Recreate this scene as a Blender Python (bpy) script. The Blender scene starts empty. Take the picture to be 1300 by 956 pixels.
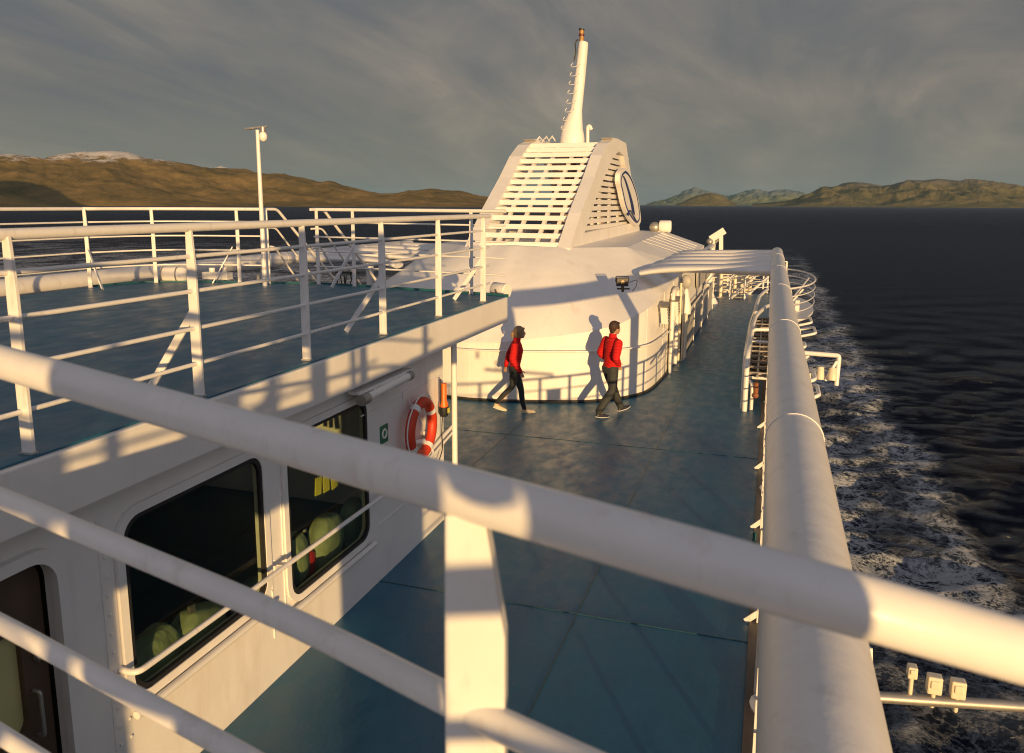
import bpy, bmesh, math, random
import numpy as np
from mathutils import Vector, Matrix
from mathutils import noise as mn
random.seed(4); rng=np.random.default_rng(7)
S=bpy.context.scene; COL=S.collection
R=math.radians
# ---------------------------------------------------------------- camera model (ship frame: X starboard, Y aft, Z up, main deck at 0)
F=1000.; CX,CY=650.,433.5; EYE=3.9
PITCH=math.atan(.1745); ROLL=R(.26); YAW=R(18.0087)
fw=Vector((-math.sin(YAW)*math.cos(PITCH),math.cos(YAW)*math.cos(PITCH),-math.sin(PITCH)))
rt0=Vector((math.cos(YAW),math.sin(YAW),0)); up0=rt0.cross(fw)
rt=rt0*math.cos(ROLL)+up0*math.sin(ROLL); up=up0*math.cos(ROLL)-rt0*math.sin(ROLL)
CAM=Vector((0,0,EYE))
def ray(x,y): return rt*((x-CX)/F)-up*((y-CY)/F)+fw
def atz(x,y,z): d=ray(x,y); return CAM+d*((z-EYE)/d.z)
def atx(x,y,X): d=ray(x,y); return CAM+d*(X/d.x)
def aty(x,y,Y): d=ray(x,y); return CAM+d*(Y/d.y)
def atd(x,y,D): return CAM+ray(x,y)*D
cd=bpy.data.cameras.new('camera'); cam=bpy.data.objects.new('camera',cd); COL.objects.link(cam); S.camera=cam
m=Matrix((rt,up,-fw)).transposed().to_4x4(); m.translation=CAM; cam.matrix_world=m
cd.sensor_fit='HORIZONTAL'; cd.sensor_width=36; cd.lens=F/1300*36; cd.shift_y=-44.5/1300
cd.clip_start=.05; cd.clip_end=120000
cd.dof.use_dof=True; cd.dof.focus_distance=11; cd.dof.aperture_fstop=5.6
S.cycles.filter_width=1.1

# ---------------------------------------------------------------- materials
def mat(name,col,rough=.5,metal=0,bump=0,bscale=8,var=.0,vscale=3,spec=.5,coat=0,stain=None,sscale=1.5,samt=.5):
    M=bpy.data.materials.new(name); M.use_nodes=True; nt=M.node_tree; N=nt.nodes; L=nt.links
    b=N['Principled BSDF']; b.inputs['Base Color'].default_value=(*col,1); b.inputs['Roughness'].default_value=rough
    b.inputs['Metallic'].default_value=metal; b.inputs['Specular IOR Level'].default_value=spec; b.inputs['Coat Weight'].default_value=coat
    tc=N.new('ShaderNodeTexCoord')
    if var or stain:
        nz=N.new('ShaderNodeTexNoise'); nz.inputs['Scale'].default_value=vscale; nz.inputs['Detail'].default_value=6; nz.inputs['Roughness'].default_value=.65
        L.new(tc.outputs['Object'],nz.inputs['Vector'])
        mr=N.new('ShaderNodeMapRange'); mr.inputs[1].default_value=.3; mr.inputs[2].default_value=.7
        mr.inputs[3].default_value=1-var; mr.inputs[4].default_value=1+var*.4; L.new(nz.outputs['Fac'],mr.inputs[0])
        mx=N.new('ShaderNodeVectorMath'); mx.operation='SCALE'; mx.inputs[0].default_value=col; L.new(mr.outputs[0],mx.inputs['Scale'])
        out=mx.outputs[0]
        if stain:
            n2=N.new('ShaderNodeTexNoise'); n2.inputs['Scale'].default_value=sscale; n2.inputs['Detail'].default_value=8; n2.inputs['Roughness'].default_value=.7
            mp=N.new('ShaderNodeMapping'); mp.inputs['Scale'].default_value=(1,1,.25); L.new(tc.outputs['Object'],mp.inputs[0]); L.new(mp.outputs[0],n2.inputs['Vector'])
            r2=N.new('ShaderNodeMapRange'); r2.inputs[1].default_value=.56; r2.inputs[2].default_value=.76; r2.inputs[3].default_value=0; r2.inputs[4].default_value=samt
            L.new(n2.outputs['Fac'],r2.inputs[0])
            m2=N.new('ShaderNodeMix'); m2.data_type='RGBA'; L.new(r2.outputs[0],m2.inputs[0]); L.new(out,m2.inputs[6]); m2.inputs[7].default_value=(*stain,1)
            out=m2.outputs[2]
        L.new(out,b.inputs['Base Color'])
    if bump:
        nb=N.new('ShaderNodeTexNoise'); nb.inputs['Scale'].default_value=bscale; nb.inputs['Detail'].default_value=5
        L.new(tc.outputs['Object'],nb.inputs['Vector'])
        bp=N.new('ShaderNodeBump'); bp.inputs['Strength'].default_value=1; bp.inputs['Distance'].default_value=bump
        L.new(nb.outputs['Fac'],bp.inputs['Height']); L.new(bp.outputs[0],b.inputs['Normal'])
    return M
WC=(.82,.79,.75)
M_white=mat('white_paint',WC,.38,bump=.0015,bscale=14,var=.05,vscale=4,stain=(.55,.42,.30),sscale=2.2,samt=.16)
M_wall=mat('white_plating',WC,.42,bump=.010,bscale=1.9,var=.07,vscale=1.6,stain=(.46,.33,.23),sscale=1.7,samt=.34)
M_rail=mat('rail_paint',(.82,.79,.75),.33,bump=.0012,bscale=26,var=.06,vscale=9,stain=(.38,.22,.12),sscale=14,samt=.40)
M_pipe=mat('pipe_paint',(.80,.77,.74),.36,bump=.0035,bscale=7,var=.07,vscale=5,stain=(.46,.34,.24),sscale=6,samt=.42)
M_cream=mat('cream_paint',(.80,.70,.52),.45,var=.08,vscale=6,bump=.002)
M_tealpaint=mat('teal_paint',(.018,.11,.12),.45,var=.15)
M_black=mat('black_rubber',(.015,.015,.016),.55,var=.2,vscale=9)
M_dark=mat('dark_metal',(.05,.045,.04),.5,metal=.3,var=.2,vscale=9)
M_steel=mat('worn_steel',(.45,.42,.38),.42,metal=.7,var=.2,vscale=8)
M_grey=mat('grey_paint',(.42,.40,.37),.5,var=.1,vscale=3,bump=.002)
M_orange=mat('orange_plastic',(.62,.045,.010),.5,var=.12,vscale=6,bump=.002,bscale=18)
M_beacon=mat('beacon_orange',(.9,.16,.015),.4,var=.05)
M_tape=mat('reflective_tape',(.8,.78,.74),.35,var=.06)
M_green=mat('sign_green',(.01,.16,.08),.4)
M_seat=mat('pale_green_cover',(.34,.40,.25),.6,var=.3,vscale=7,bump=.03,bscale=7)
M_yellow=mat('yellow_card',(.75,.66,.08),.55,var=.1)
M_redp=mat('red_paint',(.5,.02,.02),.4)
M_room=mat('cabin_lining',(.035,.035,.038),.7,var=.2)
M_blue=mat('emblem_blue',(.012,.028,.13),.4)
M_gold=mat('amber_glass',(.35,.18,.03),.25)
M_lampglass=mat('frosted_lamp_glass',(.85,.82,.76),.15)
def glassmat():
    M=bpy.data.materials.new('tinted_window_glass'); M.use_nodes=True; nt=M.node_tree; N=nt.nodes; L=nt.links
    N.remove(N['Principled BSDF']); o=N['Material Output']
    t=N.new('ShaderNodeBsdfTransparent'); t.inputs[0].default_value=(.80,.84,.76,1)
    g=N.new('ShaderNodeBsdfGlossy'); g.inputs['Roughness'].default_value=.02; g.inputs[0].default_value=(.5,.5,.52,1)
    fr=N.new('ShaderNodeFresnel'); ge=N.new('ShaderNodeNewGeometry'); io=N.new('ShaderNodeMapRange'); io.inputs[3].default_value=1.5; io.inputs[4].default_value=1/1.5; L.new(ge.outputs['Backfacing'],io.inputs[0]); L.new(io.outputs[0],fr.inputs[0])
    tc=N.new('ShaderNodeTexCoord'); nz=N.new('ShaderNodeTexNoise'); nz.inputs['Scale'].default_value=1.2; L.new(tc.outputs['Object'],nz.inputs['Vector'])
    bp=N.new('ShaderNodeBump'); bp.inputs['Distance'].default_value=.004; L.new(nz.outputs['Fac'],bp.inputs['Height']); L.new(bp.outputs[0],g.inputs['Normal'])
    mx=N.new('ShaderNodeMixShader'); L.new(fr.outputs[0],mx.inputs[0]); L.new(t.outputs[0],mx.inputs[1]); L.new(g.outputs[0],mx.inputs[2]); L.new(mx.outputs[0],o.inputs[0])
    return M
M_glass=glassmat()
def deckmat(name,c1,c2,c3):
    M=bpy.data.materials.new(name); M.use_nodes=True; nt=M.node_tree; N=nt.nodes; L=nt.links; b=N['Principled BSDF']
    tc=N.new('ShaderNodeTexCoord')
    def noise(s,det,sc=(1,1,1),rg=.6):
        mp=N.new('ShaderNodeMapping'); mp.inputs['Scale'].default_value=sc; L.new(tc.outputs['Object'],mp.inputs[0])
        n=N.new('ShaderNodeTexNoise'); n.inputs['Scale'].default_value=s; n.inputs['Detail'].default_value=det; n.inputs['Roughness'].default_value=rg; L.new(mp.outputs[0],n.inputs['Vector']); return n.outputs['Fac']
    a=noise(.9,7,rg=.7); c=noise(5.5,6,(1,.55,1)); f=noise(70,4,rg=.75); w=noise(17,5,(1,.4,1),.7)
    r=N.new('ShaderNodeValToRGB'); e=r.color_ramp.elements; e[0].position=.3; e[0].color=(*c1,1); e[1].position=.62; e[1].color=(*c2,1)
    add=N.new('ShaderNodeMath'); add.operation='MULTIPLY_ADD'; L.new(c,add.inputs[0]); add.inputs[1].default_value=.45; 
    h=N.new('ShaderNodeMath'); h.operation='MULTIPLY'; L.new(a,h.inputs[0]); h.inputs[1].default_value=.55; L.new(h.outputs[0],add.inputs[2]); L.new(add.outputs[0],r.inputs[0])
    mr=N.new('ShaderNodeMapRange'); mr.inputs[1].default_value=.55; mr.inputs[2].default_value=.75; mr.inputs[4].default_value=.7; L.new(w,mr.inputs[0])
    mx=N.new('ShaderNodeMix'); mx.data_type='RGBA'; L.new(mr.outputs[0],mx.inputs[0]); L.new(r.outputs[0],mx.inputs[6]); mx.inputs[7].default_value=(*c3,1)
    L.new(mx.outputs[2],b.inputs['Base Color'])
    rr=N.new('ShaderNodeMapRange'); rr.inputs[1].default_value=.35; rr.inputs[2].default_value=.68; rr.inputs[3].default_value=.30; rr.inputs[4].default_value=.52; L.new(c,rr.inputs[0]); L.new(rr.outputs[0],b.inputs['Roughness'])
    s=N.new('ShaderNodeMath'); s.operation='MULTIPLY_ADD'; L.new(f,s.inputs[0]); s.inputs[1].default_value=.35; L.new(w,s.inputs[2])
    bp=N.new('ShaderNodeBump'); bp.inputs['Distance'].default_value=.0042; bp.inputs['Strength'].default_value=.8; L.new(s.outputs[0],bp.inputs['Height']); L.new(bp.outputs[0],b.inputs['Normal'])
    b.inputs['Specular IOR Level'].default_value=.6
    return M
M_deck=deckmat('main_deck_paint',(.010,.088,.160),(.014,.128,.218),(.028,.15,.23))
M_deck2=deckmat('upper_deck_paint',(.008,.070,.130),(.012,.120,.200),(.03,.15,.22))
def hillmat(name,snow,tint=(1,1,1)):
    M=bpy.data.materials.new(name); M.use_nodes=True; nt=M.node_tree; N=nt.nodes; L=nt.links; b=N['Principled BSDF']; b.inputs['Roughness'].default_value=.95
    b.inputs['Specular IOR Level'].default_value=.1
    g=N.new('ShaderNodeNewGeometry')
    n=N.new('ShaderNodeTexNoise'); n.inputs['Scale'].default_value=.0042; n.inputs['Detail'].default_value=15; n.inputs['Roughness'].default_value=.80; L.new(g.outputs['Position'],n.inputs['Vector'])
    r=N.new('ShaderNodeValToRGB'); e=r.color_ramp.elements; e[0].position=.34; e[0].color=(.12,.095,.04,1); e[1].position=.68; e[1].color=(.40,.27,.11,1)
    x=e.new(.45); x.color=(.20,.15,.06,1); x=e.new(.54); x.color=(.29,.20,.08,1)
    L.new(n.outputs['Fac'],r.inputs[0])
    # rocky upper slopes, snow on the tops
    sp=N.new('ShaderNodeSeparateXYZ'); L.new(g.outputs['Position'],sp.inputs[0])
    n2=N.new('ShaderNodeTexNoise'); n2.inputs['Scale'].default_value=.009; n2.inputs['Detail'].default_value=13; n2.inputs['Roughness'].default_value=.78; L.new(g.outputs['Position'],n2.inputs['Vector'])
    ad=N.new('ShaderNodeMath'); ad.operation='MULTIPLY_ADD'; L.new(n2.outputs['Fac'],ad.inputs[0]); ad.inputs[1].default_value=260; L.new(sp.outputs['Z'],ad.inputs[2])
    mr=N.new('ShaderNodeMapRange'); mr.inputs[1].default_value=330; mr.inputs[2].default_value=460; L.new(ad.outputs[0],mr.inputs[0])
    mx=N.new('ShaderNodeMix'); mx.data_type='RGBA'; L.new(mr.outputs[0],mx.inputs[0]); L.new(r.outputs[0],mx.inputs[6]); mx.inputs[7].default_value=(.24,.18,.13,1)
    out=mx.outputs[2]
    if snow:
        m3=N.new('ShaderNodeMapRange'); m3.inputs[1].default_value=snow; m3.inputs[2].default_value=snow+25; L.new(ad.outputs[0],m3.inputs[0])
        m4=N.new('ShaderNodeMix'); m4.data_type='RGBA'; L.new(m3.outputs[0],m4.inputs[0]); L.new(out,m4.inputs[6]); m4.inputs[7].default_value=(.72,.68,.64,1); out=m4.outputs[2]
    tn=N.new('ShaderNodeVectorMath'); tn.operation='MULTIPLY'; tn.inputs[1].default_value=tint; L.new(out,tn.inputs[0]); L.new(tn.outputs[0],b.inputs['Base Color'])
    bp=N.new('ShaderNodeBump'); bp.inputs['Distance'].default_value=26; bp.inputs['Strength'].default_value=1; L.new(n2.outputs['Fac'],bp.inputs['Height']); L.new(bp.outputs[0],b.inputs['Normal'])
    return M

# ---------------------------------------------------------------- mesh helpers
SPLIT={'handle','hanger','kit','fitting','end_cap','stringer','tread','stanchion','uptake','side_stanchion','post','cross_rail','side_plate','box','card','pin','louvre','strap','bracket','roof_seam','hydraulics','collar'}
class MB:
    def __init__(s): s.v=[]; s.f=[]; s.sm=[]
    def add(s,vs,fs,smooth=False):
        o=len(s.v); s.v+= [tuple(v) for v in vs]; s.f+=[tuple(i+o for i in f) for f in fs]; s.sm+=[smooth]*len(fs); return s
    def box(s,c,sz,M=None):
        hx,hy,hz=[k/2 for k in sz]; vs=[Vector((x*hx,y*hy,z*hz)) for x in(-1,1) for y in(-1,1) for z in(-1,1)]
        if M is not None: vs=[M@v for v in vs]
        vs=[v+Vector(c) for v in vs]
        return s.add(vs,[(0,1,3,2),(4,6,7,5),(0,4,5,1),(2,3,7,6),(0,2,6,4),(1,5,7,3)])
    def bar(s,a,b,w,t,side=(0,0,1),w2=None):
        a=Vector(a);b=Vector(b);d=(b-a).normalized();sd=Vector(side); x=d.cross(sd).normalized(); y=x.cross(d).normalized(); w2=w if w2 is None else w2
        vs=[]
        for p,ww in((a,w),(b,w2)):
            for i,j in((-1,-1),(1,-1),(1,1),(-1,1)): vs.append(p+x*(i*ww/2)+y*(j*t/2))
        return s.add(vs,[(0,3,2,1),(4,5,6,7),(0,1,5,4),(1,2,6,5),(2,3,7,6),(3,0,4,7)])
    def tube(s,pts,r,n=12,caps=True,ry=None,closed=False,upv=None):
        pts=[Vector(p) for p in pts]; N=len(pts); rs=r if isinstance(r,(list,tuple)) else [r]*N
        q=ry if isinstance(ry,(list,tuple)) else ([ry]*N if ry else rs)
        vs=[];prev=None
        for i,p in enumerate(pts):
            if closed: d=(pts[(i+1)%N]-pts[i-1])
            else: d=(pts[min(i+1,N-1)]-pts[max(i-1,0)])
            d.normalize()
            if prev is None:
                u=Vector(upv) if upv else (Vector((0,0,1)) if abs(d.z)<.9 else Vector((0,1,0)))
            else: u=prev
            x=d.cross(u).normalized(); u2=x.cross(d).normalized(); prev=u2
            for k in range(n):
                a=2*math.pi*k/n; vs.append(p+x*(math.cos(a)*rs[i])+u2*(math.sin(a)*q[i]))
        fs=[]
        for i in range(N if closed else N-1):
            j=(i+1)%N
            for k in range(n): k2=(k+1)%n; fs.append((i*n+k,i*n+k2,j*n+k2,j*n+k))
        s.add(vs,fs,True)
        if caps and not closed:
            o=len(s.v)-len(vs); s.f.append(tuple(o+k for k in range(n))[::-1]); s.sm.append(False)
            s.f.append(tuple(o+(N-1)*n+k for k in range(n))); s.sm.append(False)
        return s
    def ball(s,c,r,nu=14,nv=9,sc=(1,1,1),M=None):
        vs=[];fs=[]
        for j in range(nv+1):
            th=math.pi*j/nv
            for i in range(nu):
                a=2*math.pi*i/nu; v=Vector((math.sin(th)*math.cos(a)*sc[0]*r,math.sin(th)*math.sin(a)*sc[1]*r,math.cos(th)*sc[2]*r))
                if M is not None: v=M@v
                vs.append(v+Vector(c))
        for j in range(nv):
            for i in range(nu): i2=(i+1)%nu; fs.append((j*nu+i,(j+1)*nu+i,(j+1)*nu+i2,j*nu+i2))
        return s.add(vs,fs,True)
    def prism(s,poly,off):
        off=Vector(off); n=len(poly); a=[Vector(p) for p in poly]; vs=a+[p+off for p in a]
        fs=[tuple(range(n))[::-1],tuple(range(n,2*n))]+[(i,(i+1)%n,(i+1)%n+n,i+n) for i in range(n)]
        return s.add(vs,fs)
    def islands(s):
        p=list(range(len(s.v)))
        def fd(a):
            while p[a]!=a: p[a]=p[p[a]]; a=p[a]
            return a
        for f in s.f:
            for q in f[1:]: p[fd(q)]=fd(f[0])
        out={}
        for k,f in enumerate(s.f): out.setdefault(fd(f[0]),[]).append(k)
        return list(out.values())
    def build(s,name,m,parent=None,bevel=0,smooth=None,weld=False):
        if name in SPLIT and parent is not None:
            isl=s.islands()
            if len(isl)>1:
                for ks in isl:
                    q=MB(); idx={}
                    for k in ks:
                        for v in s.f[k]: idx.setdefault(v,len(idx))
                    q.v=[None]*len(idx)
                    for v,i in idx.items(): q.v[i]=s.v[v]
                    q.f=[tuple(idx[v] for v in s.f[k]) for k in ks]; q.sm=[s.sm[k] for k in ks]; o=q.build(name,m,parent,bevel,smooth)
                return o
        me=bpy.data.meshes.new(name); me.from_pydata(s.v,[],s.f); 
        bm=bmesh.new(); bm.from_mesh(me)
        for i,f in enumerate(bm.faces): f.smooth=s.sm[i] if smooth is None else smooth
        if weld: bmesh.ops.remove_doubles(bm,verts=bm.verts[:],dist=1e-4)
        bmesh.ops.recalc_face_normals(bm,faces=bm.faces[:])
        if bevel:
            # bevel only crisp edges
            es=[e for e in bm.edges if len(e.link_faces)==2 and e.calc_face_angle(0)>R(35) and not(e.link_faces[0].smooth and e.link_faces[1].smooth)]
            try: bmesh.ops.bevel(bm,geom=es,offset=bevel,segments=2,affect='EDGES',clamp_overlap=True,profile=.5)
            except Exception: pass
        for e in bm.edges:
            if len(e.link_faces)==2 and (e.link_faces[0].smooth!=e.link_faces[1].smooth or e.calc_face_angle(0)>R(55)): e.smooth=False
        bm.to_mesh(me); bm.free(); me.materials.append(m)
        o=bpy.data.objects.new(name,me); COL.objects.link(o)
        if parent: o.parent=parent
        return o
def tag(o,label=None,cat=None,group=None,kind=None):
    for k,v in(('label',label),('category',cat),('group',group),('kind',kind)):
        if v: o[k]=v
    return o
def thing(name,label,cat,group=None):
    o=bpy.data.objects.new(name,None); o.empty_display_size=.1; COL.objects.link(o); return tag(o,label,cat,group)
def struct(o): o['kind']='structure'; return o
def smooth_path(pts,n=6):
    P=[Vector(p) for p in pts]; out=[]
    for i in range(len(P)-1):
        p0=P[max(i-1,0)];p1=P[i];p2=P[i+1];p3=P[min(i+2,len(P)-1)]
        for k in range(n):
            t=k/n; out.append(.5*((2*p1)+(p2-p0)*t+(2*p0-5*p1+4*p2-p3)*t*t+(-p0+3*p1-3*p2+p3)*t**3))
    return out+[P[-1]]
def round_path(pts,r,n=5):
    P=[Vector(p) for p in pts]; out=[P[0]]
    for i in range(1,len(P)-1):
        a=P[i]+(P[i-1]-P[i]).normalized()*min(r,(P[i-1]-P[i]).length*.45); b=P[i]+(P[i+1]-P[i]).normalized()*min(r,(P[i+1]-P[i]).length*.45)
        for k in range(n+1):
            t=k/n; out.append(a*(1-t)**2+P[i]*(2*t*(1-t))+b*t*t)
    return out+[P[-1]]
def rrect(x0,y0,x1,y1,r,n=6):
    o=[]
    for cx,cy,a0 in((x1-r,y1-r,0),(x0+r,y1-r,90),(x0+r,y0+r,180),(x1-r,y0+r,270)):
        for k in range(n+1): a=R(a0+90*k/n); o.append((cx+r*math.cos(a),cy+r*math.sin(a)))
    return o
def plate_with_holes(outer,holes,thick):
    """flat plate from 2-D outlines (curve fill) -> verts, faces; plate lies in local XY, thickness along Z"""
    cu=bpy.data.curves.new('tmp','CURVE'); cu.dimensions='2D'; cu.fill_mode='BOTH'; cu.extrude=thick/2
    for loop in [outer]+holes:
        sp=cu.splines.new('POLY'); sp.points.add(len(loop)-1); sp.use_cyclic_u=True
        for p,q in zip(sp.points,loop): p.co=(q[0],q[1],0,1)
    ob=bpy.data.objects.new('tmp',cu); COL.objects.link(ob); dg=bpy.context.evaluated_depsgraph_get()
    me=bpy.data.meshes.new_from_object(ob.evaluated_get(dg)); vs=[v.co.copy() for v in me.vertices]; fs=[tuple(p.vertices) for p in me.polygons]
    bpy.data.objects.remove(ob); bpy.data.curves.remove(cu); bpy.data.meshes.remove(me); return vs,fs
def copy_tree(o,parent=None):
    c=o.copy(); COL.objects.link(c)
    if parent: c.parent=parent
    for ch in list(o.children): copy_tree(ch,c)
    return c
# ---------------------------------------------------------------- light and sky
SUND=Vector((-.5,.866,-.056)).normalized()
sl=bpy.data.lights.new('sun','SUN'); sl.energy=5.0; sl.angle=R(.5); sl.color=(1.0,.645,.27)
so=bpy.data.objects.new('sun',sl); COL.objects.link(so); so.rotation_euler=SUND.to_track_quat('-Z','Y').to_euler(); so.location=(30,-50,20)
W=bpy.data.worlds.new('World'); S.world=W; W.use_nodes=True; nt=W.node_tree; N=nt.nodes; L=nt.links
bg=N['Background']; bg.inputs[1].default_value=.1
sky=N.new('ShaderNodeTexSky'); sky.sky_type='NISHITA'; sky.sun_disc=False; sky.sun_elevation=R(3.2); sky.sun_rotation=R(150); sky.altitude=10; sky.dust_density=1.5
tc=N.new('ShaderNodeTexCoord'); sp=N.new('ShaderNodeSeparateXYZ'); L.new(tc.outputs['Generated'],sp.inputs[0])
def math_(op,a,b=None,c=None):
    n=N.new('ShaderNodeMath'); n.operation=op
    for i,v in enumerate((a,b,c)):
        if v is None: continue
        if isinstance(v,(int,float)): n.inputs[i].default_value=v
        else: L.new(v,n.inputs[i])
    return n.outputs[0]
den=math_('ADD',math_('MAXIMUM',sp.outputs['Z'],0.0),.22)
u=math_('DIVIDE',sp.outputs['X'],den); v=math_('DIVIDE',sp.outputs['Y'],den)
cb=N.new('ShaderNodeCombineXYZ'); L.new(u,cb.inputs[0]); L.new(v,cb.inputs[1])
def cloudnoise(scale,rot,sc,detail,rough,dist=0):
    mp=N.new('ShaderNodeMapping'); mp.inputs['Rotation'].default_value=(0,0,R(rot)); mp.inputs['Scale'].default_value=sc; L.new(cb.outputs[0],mp.inputs[0])
    n=N.new('ShaderNodeTexNoise'); n.inputs['Scale'].default_value=scale; n.inputs['Detail'].default_value=detail; n.inputs['Roughness'].default_value=rough; n.inputs['Distortion'].default_value=dist; L.new(mp.outputs[0],n.inputs['Vector']); return n.outputs['Fac']
c1=cloudnoise(.85,-30,(1,.42,1),6,.52,.6); c2=cloudnoise(2.6,-24,(1,.34,1),10,.62,.7)
cc=math_('ADD',math_('MULTIPLY',c1,.62),math_('MULTIPLY',c2,.38))
cr=N.new('ShaderNodeValToRGB'); L.new(cc,cr.inputs[0]); e=cr.color_ramp.elements
e[0].position=.40; e[0].color=(.094,.097,.112,1); e[1].position=.62; e[1].color=(.262,.214,.178,1)
x=e.new(.47); x.color=(.124,.118,.118,1); x=e.new(.54); x.color=(.178,.154,.138,1)
# paler, greener band of clear air low down over the far shore
hr=N.new('ShaderNodeMapRange'); hr.interpolation_type='SMOOTHSTEP'; hr.inputs[1].default_value=0; hr.inputs[2].default_value=.14; hr.inputs[3].default_value=.7; hr.inputs[4].default_value=0; L.new(sp.outputs['Z'],hr.inputs[0])
mx=N.new('ShaderNodeMix'); mx.data_type='RGBA'; L.new(hr.outputs[0],mx.inputs[0]); L.new(cr.outputs[0],mx.inputs[6]); mx.inputs[7].default_value=(.138,.156,.148,1)
# the sky the ship sails from (behind the camera, round the low sun) is open and bright
dt=N.new('ShaderNodeVectorMath'); dt.operation='DOT_PRODUCT'; L.new(tc.outputs['Generated'],dt.inputs[0]); dt.inputs[1].default_value=(.50,-.86,.12)
sr=N.new('ShaderNodeMapRange'); sr.interpolation_type='SMOOTHSTEP'; sr.inputs[1].default_value=-.25; sr.inputs[2].default_value=1; sr.inputs[3].default_value=1; sr.inputs[4].default_value=2.2; L.new(dt.outputs['Value'],sr.inputs[0])
tint=N.new('ShaderNodeMix'); tint.data_type='RGBA'; ti=N.new('ShaderNodeMapRange'); ti.inputs[1].default_value=-.2; ti.inputs[2].default_value=.7; L.new(dt.outputs['Value'],ti.inputs[0])
L.new(ti.outputs[0],tint.inputs[0]); tint.inputs[6].default_value=(1,1,1,1); tint.inputs[7].default_value=(.78,.92,1.28,1)
m1=N.new('ShaderNodeVectorMath'); m1.operation='SCALE'; L.new(mx.outputs[2],m1.inputs[0]); L.new(sr.outputs[0],m1.inputs['Scale'])
m2=N.new('ShaderNodeVectorMath'); m2.operation='MULTIPLY'; L.new(m1.outputs[0],m2.inputs[0]); L.new(tint.outputs[2],m2.inputs[1])
m3=N.new('ShaderNodeVectorMath'); m3.operation='SCALE'; m3.inputs['Scale'].default_value=11.3; L.new(m2.outputs[0],m3.inputs[0])
fin=N.new('ShaderNodeMix'); fin.data_type='RGBA'; fin.inputs[0].default_value=.88; L.new(sky.outputs[0],fin.inputs[6]); L.new(m3.outputs[0],fin.inputs[7]); L.new(fin.outputs[2],bg.inputs[0])
S.view_settings.view_transform='Standard'; S.view_settings.look='None'; S.view_settings.exposure=.22; S.view_settings.gamma=1

# ---------------------------------------------------------------- sea
SEA=-12.
def grade(lo,hi,fine0,fine1,step,growth):
    mid=list(np.arange(fine0,fine1+.001,step)); r=[];s_=step;x=fine1
    while x<hi: s_*=growth; x+=s_; r.append(x)
    l=[];s_=step;x=fine0
    while x>lo: s_*=growth; x-=s_; l.append(x)
    return np.array(l[::-1]+mid+r)
gx=grade(-28000,28000,0,34,.22,1.045); gy=grade(-3000,27500,18,70,.26,1.026)
X,Y=np.meshgrid(gx,gy); dx=np.gradient(gx); dy=np.gradient(gy); SP=np.maximum(*np.meshgrid(dx,dy))
Z=np.zeros_like(X); HX=np.zeros_like(X); HY=np.zeros_like(X)
wd=math.atan2(.45,-.9)
for i in range(85):
    lam=.9*(1.045**i) if i<60 else rng.uniform(1.5,9)
    a=wd+rng.normal(0,.65); k=2*math.pi/lam; amp=.0052*lam**.62; kx,ky=math.cos(a)*k,math.sin(a)*k; ph=rng.uniform(0,6.28)
    wt=np.clip((lam/SP-3.2)/3,0,1); t=kx*X+ky*Y+ph
    Z+=amp*wt*np.sin(t); HX+=amp*wt*math.cos(a)*np.cos(t)*.9; HY+=amp*wt*math.sin(a)*np.cos(t)*.9
# the churned strip along the ship's side
wk=np.clip((13-X)/4,0,1)*np.clip((X+2)/3,0,1)*np.clip((260-Y)/160,0,1)
for i in range(60):
    lam=rng.uniform(.9,4.5); a=rng.uniform(0,6.28); k=2*math.pi/lam; wt=np.clip((lam/SP-3)/3,0,1)*wk
    Z+=.006*lam*wt*np.sin(k*math.cos(a)*X+k*math.sin(a)*Y+rng.uniform(0,6.28)+1.2*np.sin(.6*X+.4*Y+i))
V=np.stack([X+HX,Y+HY,Z+SEA],-1).reshape(-1,3); nx=len(gx); ny=len(gy)
ii=np.arange(nx*ny).reshape(ny,nx); Fq=np.stack([ii[:-1,:-1],ii[:-1,1:],ii[1:,1:],ii[1:,:-1]],-1).reshape(-1,4)
me=bpy.data.meshes.new('sea'); me.vertices.add(len(V)); me.vertices.foreach_set('co',V.astype(np.float32).ravel())
me.loops.add(Fq.size); me.loops.foreach_set('vertex_index',Fq.ravel().astype(np.int32)); me.polygons.add(len(Fq)); me.polygons.foreach_set('loop_start',np.arange(0,Fq.size,4,dtype=np.int32)); me.polygons.foreach_set('use_smooth',np.ones(len(Fq),bool)); me.update(calc_edges=True); me.validate()
sea=struct(bpy.data.objects.new('sea',me)); COL.objects.link(sea)
M=bpy.data.materials.new('sea_water'); M.use_nodes=True; nt=M.node_tree; N=nt.nodes; L=nt.links; b=N['Principled BSDF']; b.inputs['IOR'].default_value=1.33
g=N.new('ShaderNodeNewGeometry'); s2=N.new('ShaderNodeSeparateXYZ'); L.new(g.outputs['Position'],s2.inputs[0])
def nz(scale,det,rough,sc=(1,1,1),dist=0,typ=None):
    mp=N.new('ShaderNodeMapping'); mp.inputs['Scale'].default_value=sc; L.new(g.outputs['Position'],mp.inputs[0]); n=N.new('ShaderNodeTexNoise')
    n.inputs['Scale'].default_value=scale; n.inputs['Detail'].default_value=det; n.inputs['Roughness'].default_value=rough; n.inputs['Distortion'].default_value=dist; L.new(mp.outputs[0],n.inputs['Vector']); return n.outputs['Fac']
def mr(v,a,b_,c=0,d=1,smooth=False):
    n=N.new('ShaderNodeMapRange'); n.inputs[1].default_value=a; n.inputs[2].default_value=b_; n.inputs[3].default_value=c; n.inputs[4].default_value=d
    if smooth: n.interpolation_type='SMOOTHSTEP'
    L.new(v,n.inputs[0]); return n.outputs[0]
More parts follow.
